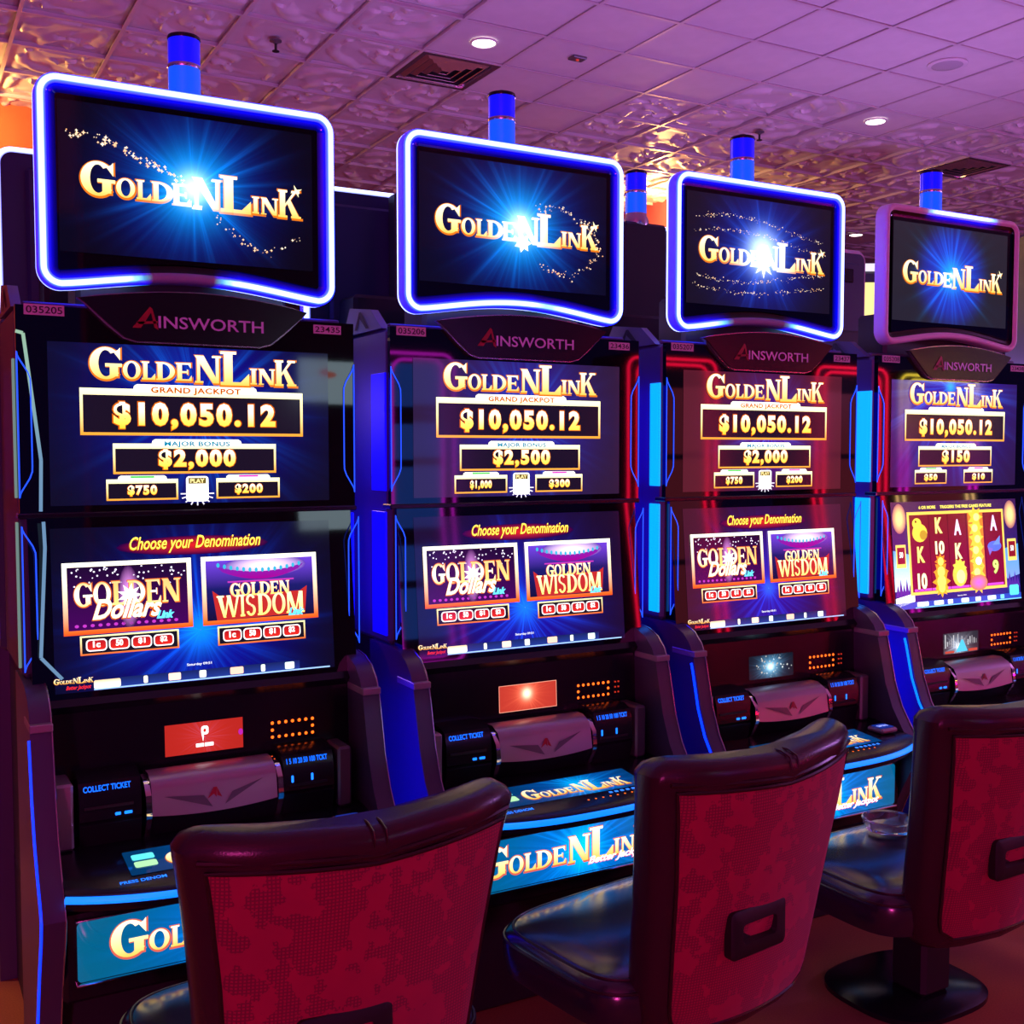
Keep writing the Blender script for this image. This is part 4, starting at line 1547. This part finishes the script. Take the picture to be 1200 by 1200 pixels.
def tile_mat(name, emb):
    m = bpy.data.materials.new(name)
    g = G(m)
    tc = g.n('ShaderNodeTexCoord')
    nz = g.n('ShaderNodeTexNoise'); nz.inputs['Scale'].default_value = 7.0; nz.inputs['Detail'].default_value = 3.0
    g.l(tc.outputs['Object'], nz.inputs['Vector'])
    col = g.mix(nz.outputs[0], (0.60, 0.56, 0.58, 1), (0.72, 0.68, 0.70, 1))
    b = g.bsdf(Base_Color=col, Roughness=0.46 if emb else 0.7)
    return m


CEIL = EYE + 2.70
PLAIN = tile_mat('smooth_ceiling_tile', False)
EMB = tile_mat('embossed_tin_tile', True)
TBAR = simple('ceiling_tee_bar', (0.62, 0.56, 0.58), 0.35)
TS, GX, GY = .610, .775, 5.725


def proj(P):
    c, s = math.cos(.51176), math.sin(.51176)
    cp, sp_ = math.cos(-.05432), math.sin(-.05432)
    fw = Vector((s * cp, c * cp, sp_)); rt = Vector((c, -s, 0)); up = rt.cross(fw)
    d = Vector(P) - Vector((0, 0, EYE))
    z = d.dot(fw)
    if z < .2:
        return None
    return 600 + 1300 * d.dot(rt) / z, 600 - 1300 * d.dot(up) / z


POLY = [(505, 66), (600, 20), (690, -40), (1300, -60), (1300, 135), (1060, 152), (990, 150), (940, 112), (830, 118), (735, 98), (665, 152), (612, 152), (585, 112), (540, 90)]


def inside(x, y):
    r = False
    for (xa, ya), (xb, yb) in zip(POLY, POLY[1:] + POLY[:1]):
        if (ya > y) != (yb > y) and x < (xb - xa) * (y - ya) / (yb - ya) + xa:
            r = not r
    return r


m = MB()
m.box(-8, 26, -8, 24, CEIL + .03, CEIL + .08)
ceil_ = tag(m.build('ceiling', EMB, None), 'dropped ceiling of square tiles in a tee bar grid', None, kind='structure')


def tile_mesh_plain():
    m = MB()
    h = TS / 2 - .009
    m.box(-h, h, -h, h, 0, .02, .003)
    return m.mesh('ceiling_tile_plain')


def relief(x, y, seed):
    """Scroll and leaf relief of a pressed tile."""
    w = noise.noise(Vector((x * 3.1, y * 3.1, seed))) * .9
    w2 = noise.noise(Vector((x * 2.6 + 7, y * 2.6, seed + 3))) * .9
    a = math.atan2(y - .1 + w * .10, x + .12 + w2 * .10)
    r = math.hypot(x + .12 + w2 * .10, y - .1 + w * .10)
    spiral = math.sin(3 * a + r * 30 + w * 4)
    leaf = noise.noise(Vector((x * 9 + w * 2, y * 5 + w2 * 2, seed + 9)))
    d = .55 * max(0, spiral) ** .7 * (1 if leaf > -.1 else .25) + .5 * max(0, leaf)
    e = min(1.0, (TS / 2 - .02 - max(abs(x), abs(y))) / .03)
    return d * max(0, e)


def tile_mesh_emb(seed):
    m = MB()
    n = 44
    h = TS / 2 - .009
    vs, fs = [], []
    for j in range(n + 1):
        for q in range(n + 1):
            x, y = -h + 2 * h * q / n, -h + 2 * h * j / n
            vs.append((x, y, .020 - .044 * relief(x, y, seed)))
    for j in range(n):
        for q in range(n):
            a = j * (n + 1) + q
            fs.append((a, a + n + 1, a + n + 2, a + 1))
    m.add(vs, fs)
    m.smooth = True
    me = m.mesh('ceiling_tile_embossed')
    for p_ in me.polygons:
        p_.use_smooth = True
    return me


TP = tile_mesh_plain(); TP.materials.append(PLAIN)
TEs = [tile_mesh_emb(s) for s in (1.0, 5.0, 8.5)]
for t in TEs:
    t.materials.append(EMB)
cand = []
for a in range(-4, 30):
    for b in range(-9, 22):
        cx, cy = GX + TS * (a + .5), GY + TS * (b + .5)
        if cy < .6 or cx < -2:
            continue
        q = proj((cx, cy, CEIL))
        if q is None or not (-90 < q[0] < 1290 and -130 < q[1] < 345):
            continue
        c1 = proj((cx + .3, cy, CEIL)); c0 = proj((cx - .3, cy, CEIL)); c2 = proj((cx, cy + .3, CEIL)); c3 = proj((cx, cy - .3, CEIL))
        if None in (c0, c1, c2, c3):
            continue
        size = abs((c1[0] - c0[0]) * (c3[1] - c2[1]) - (c1[1] - c0[1]) * (c3[0] - c2[0]))
        cand.append((size, a, b, cx, cy, q))
cand.sort(reverse=True)
VENTS = [(3.474, 7.164), (8.763, 7.076)]
LIGHTS = [(3.506, 6.623), (7.116, 6.596), (10.587, 10.099)]
SPEAKERS = [(6.527, 5.409)]
rr = random.Random(4)
used = set()
for size, a, b, cx, cy, q in cand[:300]:
    used.add((a, b))
    if any(abs(cx - vx) < .31 and abs(cy - vy) < .31 for vx, vy in VENTS):
        continue
    plain = inside(q[0], q[1]) or any(abs(cx - vx) < .31 and abs(cy - vy) < .31 for vx, vy in LIGHTS + SPEAKERS)
    o = bpy.data.objects.new('ceiling_tile', TP if plain else TEs[(a * 7 + b * 3) % 3])
    COL.objects.link(o)
    o.parent = ceil_
    o.location = (cx, cy, CEIL + (.004 + rr.uniform(0, .004)))
    o.rotation_euler = (0, 0, 0 if plain else PI / 2 * rr.randrange(4))
# the farther tiles, too small to pick apart
m = MB()
for size, a, b, cx, cy, q in cand[300:]:
    h = TS / 2 - .009
    m.box(cx - h, cx + h, cy - h, cy + h, CEIL + .006, CEIL + .02)
for a in range(-4, 40):
    for b in range(-22, 30):
        cx, cy = GX + TS * (a + .5), GY + TS * (b + .5)
        if (a, b) in used or any((a, b) == (k[1], k[2]) for k in cand[300:]) or cx > 25.5 or cy > 23.5 or cx < -7.5 or cy < -7.5:
            continue
        h = TS / 2 - .009
        m.add([(cx - h, cy - h, CEIL + .006), (cx + h, cy - h, CEIL + .006), (cx + h, cy + h, CEIL + .006), (cx - h, cy + h, CEIL + .006)], [(3, 2, 1, 0)])
tag(m.build('distant_tiles', EMB, ceil_), kind='stuff')
# tee bars
for a in range(-4, 20):
    x = GX + TS * a
    m = MB()
    m.box(-.012, .012, -3, 18, 0, .006)
    m.box(-.004, .004, -3, 18, .006, .03)
    o = m.build('tee_bar', TBAR, ceil_)
    o.location = (x, 0, CEIL - .004)
for b in range(-9, 20):
    y = GY + TS * b
    m = MB()
    m.box(-3, 20, -.012, .012, 0, .006)
    m.box(-3, 20, -.004, .004, .006, .03)
    o = m.build('tee_bar', TBAR, ceil_)
    o.location = (0, y, CEIL - .0035)

# downlights, vents, speaker, sprinklers, sensor
LAMPG = led('downlight_glow', (1.0, 0.86, 0.78), 6.0, (0.8, 0.8, 0.8))
WHITE = simple('white_enamel', (0.72, 0.68, 0.70), 0.35)
for k, ((x, y), lb) in enumerate(zip(LIGHTS, ('round recessed downlight beside the left ceiling vent', 'round recessed downlight above the third and fourth toppers, in plain tiles', 'farthest recessed downlight, low between the third and fourth toppers'))):
    r = empty('downlight', (x, y, CEIL))
    tag(r, lb, 'downlight', 'recessed ceiling downlights')
    m = MB()
    m.lathe([(.092, .003), (.092, -.006), (.084, -.010), (.076, -.006), (.072, .0)], 32, cap0=False, cap1=False)
    m.build('trim_ring', WHITE, r, smooth=True)
    m = MB()
    m.lathe([(.076, -.004), (.074, -.007), (.03, -.011)], 32)
    m.build('lens', LAMPG, r, smooth=True)
for (x, y), lb in zip(VENTS, ('square louvred ceiling vent beside the left downlight', 'square louvred ceiling vent above the rightmost machine')):
    cx = GX + TS * (math.floor((x - GX) / TS) + .5)
    cy = GY + TS * (math.floor((y - GY) / TS) + .5)
    r = empty('ceiling_vent', (cx, cy, CEIL))
    tag(r, lb, 'vent', 'louvred ceiling vents')
    m = MB()
    m.box(-.29, .29, -.29, .29, .022, .028)
    m.build('duct', simple('dark_duct', (0.02, 0.018, 0.025), 0.7), r)
    def sq(s_, z):
        return [(-s_, -s_, z), (s_, -s_, z), (s_, s_, z), (-s_, s_, z)]
    m = MB()
    m.loops([sq(.300, .004), sq(.298, -.006), sq(.262, -.006), sq(.258, .018)], False, False)
    fix_normals(m.build('outer_frame', SILVER, r))
    for q in range(4):
        h = .246 - .060 * q
        m = MB()
        m.loops([sq(h, .012), sq(h - .002, .008), sq(h - .034, -.012), sq(h - .036, -.008), sq(h, .012)], False, False)
        fix_normals(m.build('louvre', SILVER, r))
for (x, y) in SPEAKERS:
    r = empty('ceiling_speaker', (x, y, CEIL))
    tag(r, 'round white ceiling speaker grille set in the plain tiles at right', 'speaker')
    m = MB()
    m.lathe([(.135, .004), (.135, -.004), (.125, -.008), (.105, -.007)], 36, cap0=False, cap1=False)
    m.build('rim', WHITE, r, smooth=True)
    m = MB()
    m.lathe([(.108, -.003), (.104, -.006), (.05, -.007)], 36)
    m.build('grille', simple('speaker_mesh', (0.46, 0.43, 0.47), 0.6, grain=.6, gscale=300), r, smooth=True)
for (x, y), lb in zip(((2.297, 7.267), (6.504, 7.302)), ('small sprinkler head hanging from the embossed ceiling at left', 'small sprinkler head hanging above the third topper')):
    r = empty('sprinkler_head', (x, y, CEIL))
    tag(r, lb, 'sprinkler', 'ceiling sprinklers')
    m = MB()
    m.lathe([(.040, .004), (.040, -.004), (.018, -.012), (.014, -.018)], 20)
    m.build('escutcheon', PLATEDARK, r, smooth=True)
    m = MB()
    m.lathe([(.009, -.012), (.009, -.060), (.006, -.064)], 12)
    m.lathe([(.024, -.064), (.024, -.069), (.004, -.072)], 14)
    m.build('nozzle', BLACKM, r, smooth=True)
r = empty('ceiling_sensor', (4.20, 6.56, CEIL))
tag(r, 'tiny square ceiling sensor with red light on a plain tile', 'sensor')
m = MB()
m.box(-.055, .055, -.040, .040, -.012, .004, .004)
fix_normals(m.build('housing', PLATEDARK, r))
m = MB()
m.lathe([(.012, -.012), (.010, -.018), (.004, -.021)], 12)
m.build('indicator', MATS['red_led'], r)

# walls: far blocks and hall ends
ORANGE = simple('orange_painted_wall', (0.62, 0.14, 0.04), 0.7, grain=.1, gscale=30)
ROSE = simple('rose_painted_wall', (0.52, 0.10, 0.12), 0.7, grain=.1, gscale=30)
DARKW = simple('dark_plum_wall', (0.10, 0.05, 0.09), 0.7, grain=.1, gscale=20)
m = MB(); m.box(-7.9, 2.6, 9.66, 13.5, 0, CEIL + .03)
tag(m.build('wall_left', ORANGE), 'orange painted wall block behind the machines at left', kind='structure')
m = MB(); m.box(7.38, 9.0, 9.70, 14.5, 0, CEIL + .03)
tag(m.build('wall_centre', ROSE), 'rose painted wall block behind the third machine', kind='structure')
m = MB(); m.box(-7.9, 26, 23.6, 24, 0, CEIL + .03)
tag(m.build('wall_back', DARKW), 'dark wall at the far end of the hall', kind='structure')
m = MB(); m.box(25.6, 26, -8, 23.6, 0, CEIL + .03)
tag(m.build('wall_right', DARKW), 'dark wall at the right end of the hall', kind='structure')


# ------------------------------------------------------------------ distant machines seen in the gaps
def far_machine(X, Y, rz, label, z0, z1, w, screen_mat, top_mat, art=None, hd=.10):
    r = empty('distant_slot_machine', (X, Y, 0), rz)
    tag(r, label, 'slot machine')
    m = MB()
    m.box(-w / 2, w / 2, -.25, .30, 0, z1 + .09, .02)
    fix_normals(m.build('cabinet', BLACKM, r))
    fr = (Vector((0, -.251, (z0 + z1) / 2)), Vector((1, 0, 0)), Vector((0, 0, 1)), Vector((0, -1, 0)))
    quad('bright_screen', r, fr, w * .9, z1 - z0, screen_mat, off=.002)
    if art:
        p = Print()
        art(p, w * .9, z1 - z0)
        p.build('screen_artwork', r, fr)
    m = MB()
    m.box(-w / 2, w / 2, -.25, -.05, z1 + hd, z1 + hd + .05, .015)
    fix_normals(m.build('lit_header', top_mat, r))
    return r


YEL = simple('yellow_lit_screen', (0.1, 0.1, 0.05), 0.2, emit=(1.0, 0.80, 0.22), es=1.5)
CYS = simple('pale_lit_screen', (0.1, 0.1, 0.1), 0.2, emit=(0.9, 0.85, 0.75), es=1.3)
HDR = simple('pale_lit_header', (0.2, 0.2, 0.2), 0.3, emit=(0.9, 0.85, 1.0), es=1.0)


def yellow_art(p, w, h):
    rnd = random.Random(2)
    for k in range(12):
        p.disc(rnd.uniform(-w * .4, w * .4), rnd.uniform(-h * .45, h * .2), .03, .03, (0.9, 0.35, 0.05), 1, 8)


def dot_art(p, w, h):
    for a in range(9):
        for b in range(16):
            x, y = -w * .45 + w * .9 * a / 8, -h * .46 + h * .92 * b / 15
            if math.hypot(x * 2.2, y - .18) > .16 and math.hypot(x * 2.2, y + .28) > .14:
                p.rect(x - .022, y - .022, x + .022, y + .022, (0.05, 0.45, 0.8), 1)
    p.disc(0, .18, .06, .07, (1.5, 0.7, 0.2), 2)
    p.disc(0, -.28, .05, .05, (1.4, 0.6, 0.2), 2)


def spot(px, py, dist):
    """World ground position of something seen at a pixel of the photograph at a given distance."""
    c, s = math.cos(.51176), math.sin(.51176)
    a = (px - 600) / 1300
    return s * dist + c * a * dist, c * dist - s * a * dist


fx, fy = spot(1026, 380, 9.0)
far_machine(fx, fy, -.55, 'distant slot machine with yellow lit screen between third and fourth machines', EYE + .93, EYE + 1.32, .60, YEL, HDR, yellow_art)
fx, fy = spot(1246, 340, 7.0)
far_machine(fx, fy, -.55, 'distant slot machine with pale dotted screen at the right edge', EYE + .72, EYE + 1.28, .54, CYS, HDR, dot_art)


# ------------------------------------------------------------------ machines across the aisle, behind the viewer (seen mirrored in the screen glass)
def neon(name, c0, c1):
    m = bpy.data.materials.new(name)
    g = G(m)
    tc = g.n('ShaderNodeTexCoord')
    sp = g.n('ShaderNodeSeparateXYZ')
    g.l(tc.outputs['Object'], sp.inputs[0])
    f = g.m('MULTIPLY', g.m('SUBTRACT', sp.outputs[2], 1.5), 1.25, clamp=True)
    col = g.mix(f, rgba(c0), rgba(c1))
    g.bsdf(Base_Color=(0.3, 0.3, 0.3, 1), Roughness=0.4, Emission_Color=col, Emission_Strength=1.0)
    return m


def aisle_machine(xa, xb, za, zb, mat, label, screens, Y=-2.4):
    xc = (xa + xb) / 2
    r = empty('slot_machine', (xc, Y, 0), PI)
    tag(r, label, 'slot machine', 'slot machines across the aisle')
    hw = (xb - xa) / 2
    m = MB()
    m.box(-hw, hw, 0, .6, 0, zb + .04, .03)
    fix_normals(m.build('cabinet', BLACKM, r))
    if mat is not None:
        for ins in (0.0, .10):
            pts = []
            rad = .10
            w, z0, z1 = hw - ins, za + ins * .5, zb - ins * .5
            for cx, cz, a in ((w - rad, z1 - rad, 0), (-w + rad, z1 - rad, 90), (-w + rad, z0 + rad, 180), (w - rad, z0 + rad, 270)):
                for q in range(6):
                    A = math.radians(a + 90 * q / 5)
                    pts.append((cx + rad * math.cos(A), -.015, cz + rad * math.sin(A)))
            m = MB()
            m.tube(pts, .013, 8, closed=True)
            m.build('neon_outline', mat, r, smooth=True)
    for z0, z1, sm, art in screens:
        fr = (Vector((0, -.001, (z0 + z1) / 2)), Vector((1, 0, 0)), Vector((0, 0, 1)), Vector((0, -1, 0)))
        quad('lit_screen', r, fr, hw * 1.5, z1 - z0, sm, off=.002)
        p = Print()
        art(p, hw * 1.5, z1 - z0)
        p.build('screen_artwork', r, fr)
    return r


def symbols(seed, k):
    def f(p, w, h):
        rnd = random.Random(seed)
        for a in range(6):
            for b in range(4):
                x, y = -w * .42 + w * .84 * a / 5, -h * .38 + h * .76 * b / 3
                c = rnd.choice([(1.0, .55, .1), (.9, .15, .1), (.3, .8, .4), (1, .8, .4), (.3, .4, 1)])
                p.star(x, y, min(w, h) * .09, tuple(q * k for q in c), 1, n=rnd.choice([3, 4, 5]), q=.6)
    return f


RN = neon('red_neon', (14, 0.05, 0.6), (14, 0.05, 0.6))
YN = neon('yellow_pink_neon', (9, 0.1, 7), (11, 8, 0.4))
MN = neon('magenta_neon', (5, 0.1, 5), (5, 0.1, 5))
DIM = simple('dim_red_screen', (0.02, 0.01, 0.01), 0.3, emit=(0.9, 0.10, 0.16), es=0.9)
BLU = simple('blue_lit_screen', (0.02, 0.02, 0.05), 0.3, emit=(0.03, 0.16, 0.9), es=2.2)
PAL = simple('pale_lit_picture', (0.1, 0.1, 0.1), 0.3, emit=(0.55, 0.75, 0.85), es=4.0)
aisle_machine(5.72, 6.71, .30, 2.46, RN, 'slot machine across the aisle outlined in red neon, mirrored left in the third screen', [(1.0, 1.55, DIM, symbols(1, 5)), (1.6, 2.2, DIM, symbols(2, 5))])
aisle_machine(7.98, 8.95, .30, 2.46, RN, 'slot machine across the aisle outlined in red neon, mirrored right in the third screen', [(1.0, 1.55, DIM, symbols(3, 5)), (1.6, 2.2, DIM, symbols(4, 5))])
aisle_machine(9.16, 10.34, .30, 2.42, YN, 'slot machine across the aisle outlined in yellow and pink neon', [(1.0, 1.55, DIM, symbols(5, 6)), (1.6, 2.2, DIM, symbols(6, 6))])
aisle_machine(3.36, 4.0, .9, 2.40, MN, 'blue screened slot machine across the aisle with magenta outline', [(1.1, 1.5, BLU, symbols(7, 9)), (1.56, 1.84, BLU, symbols(8, 9)), (1.98, 2.32, BLU, symbols(9, 12))])
r = empty('lit_poster', (2.92, -2.298, 1.96), PI)
tag(r, 'pale lit poster of blue and orange shapes hung across the aisle', 'poster')
m = MB(); m.box(-.27, .27, 0, .05, 0, .36, .008)
fix_normals(m.build('poster_frame', BLACKM, r))
fr = (Vector((0, 0, .18)), Vector((1, 0, 0)), Vector((0, 0, 1)), Vector((0, -1, 0)))
quad('poster_sheet', r, fr, .50, .32, PAL, off=.002)
p = Print()
p.poly([(-.2, -.14), (.2, -.14), (.1, .0), (-.12, .02)], (0.6, 1.2, 2.6), 1)
p.disc(.02, .06, .07, .025, (3.0, 0.7, 0.5), 2)
p.build('poster_artwork', r, fr)
m = MB(); m.box(1.2, 3.3, -2.6, -2.35, 0, CEIL + .03)
tag(m.build('wall_front', DARKW), 'dark wall behind the viewer across the aisle', kind='structure')
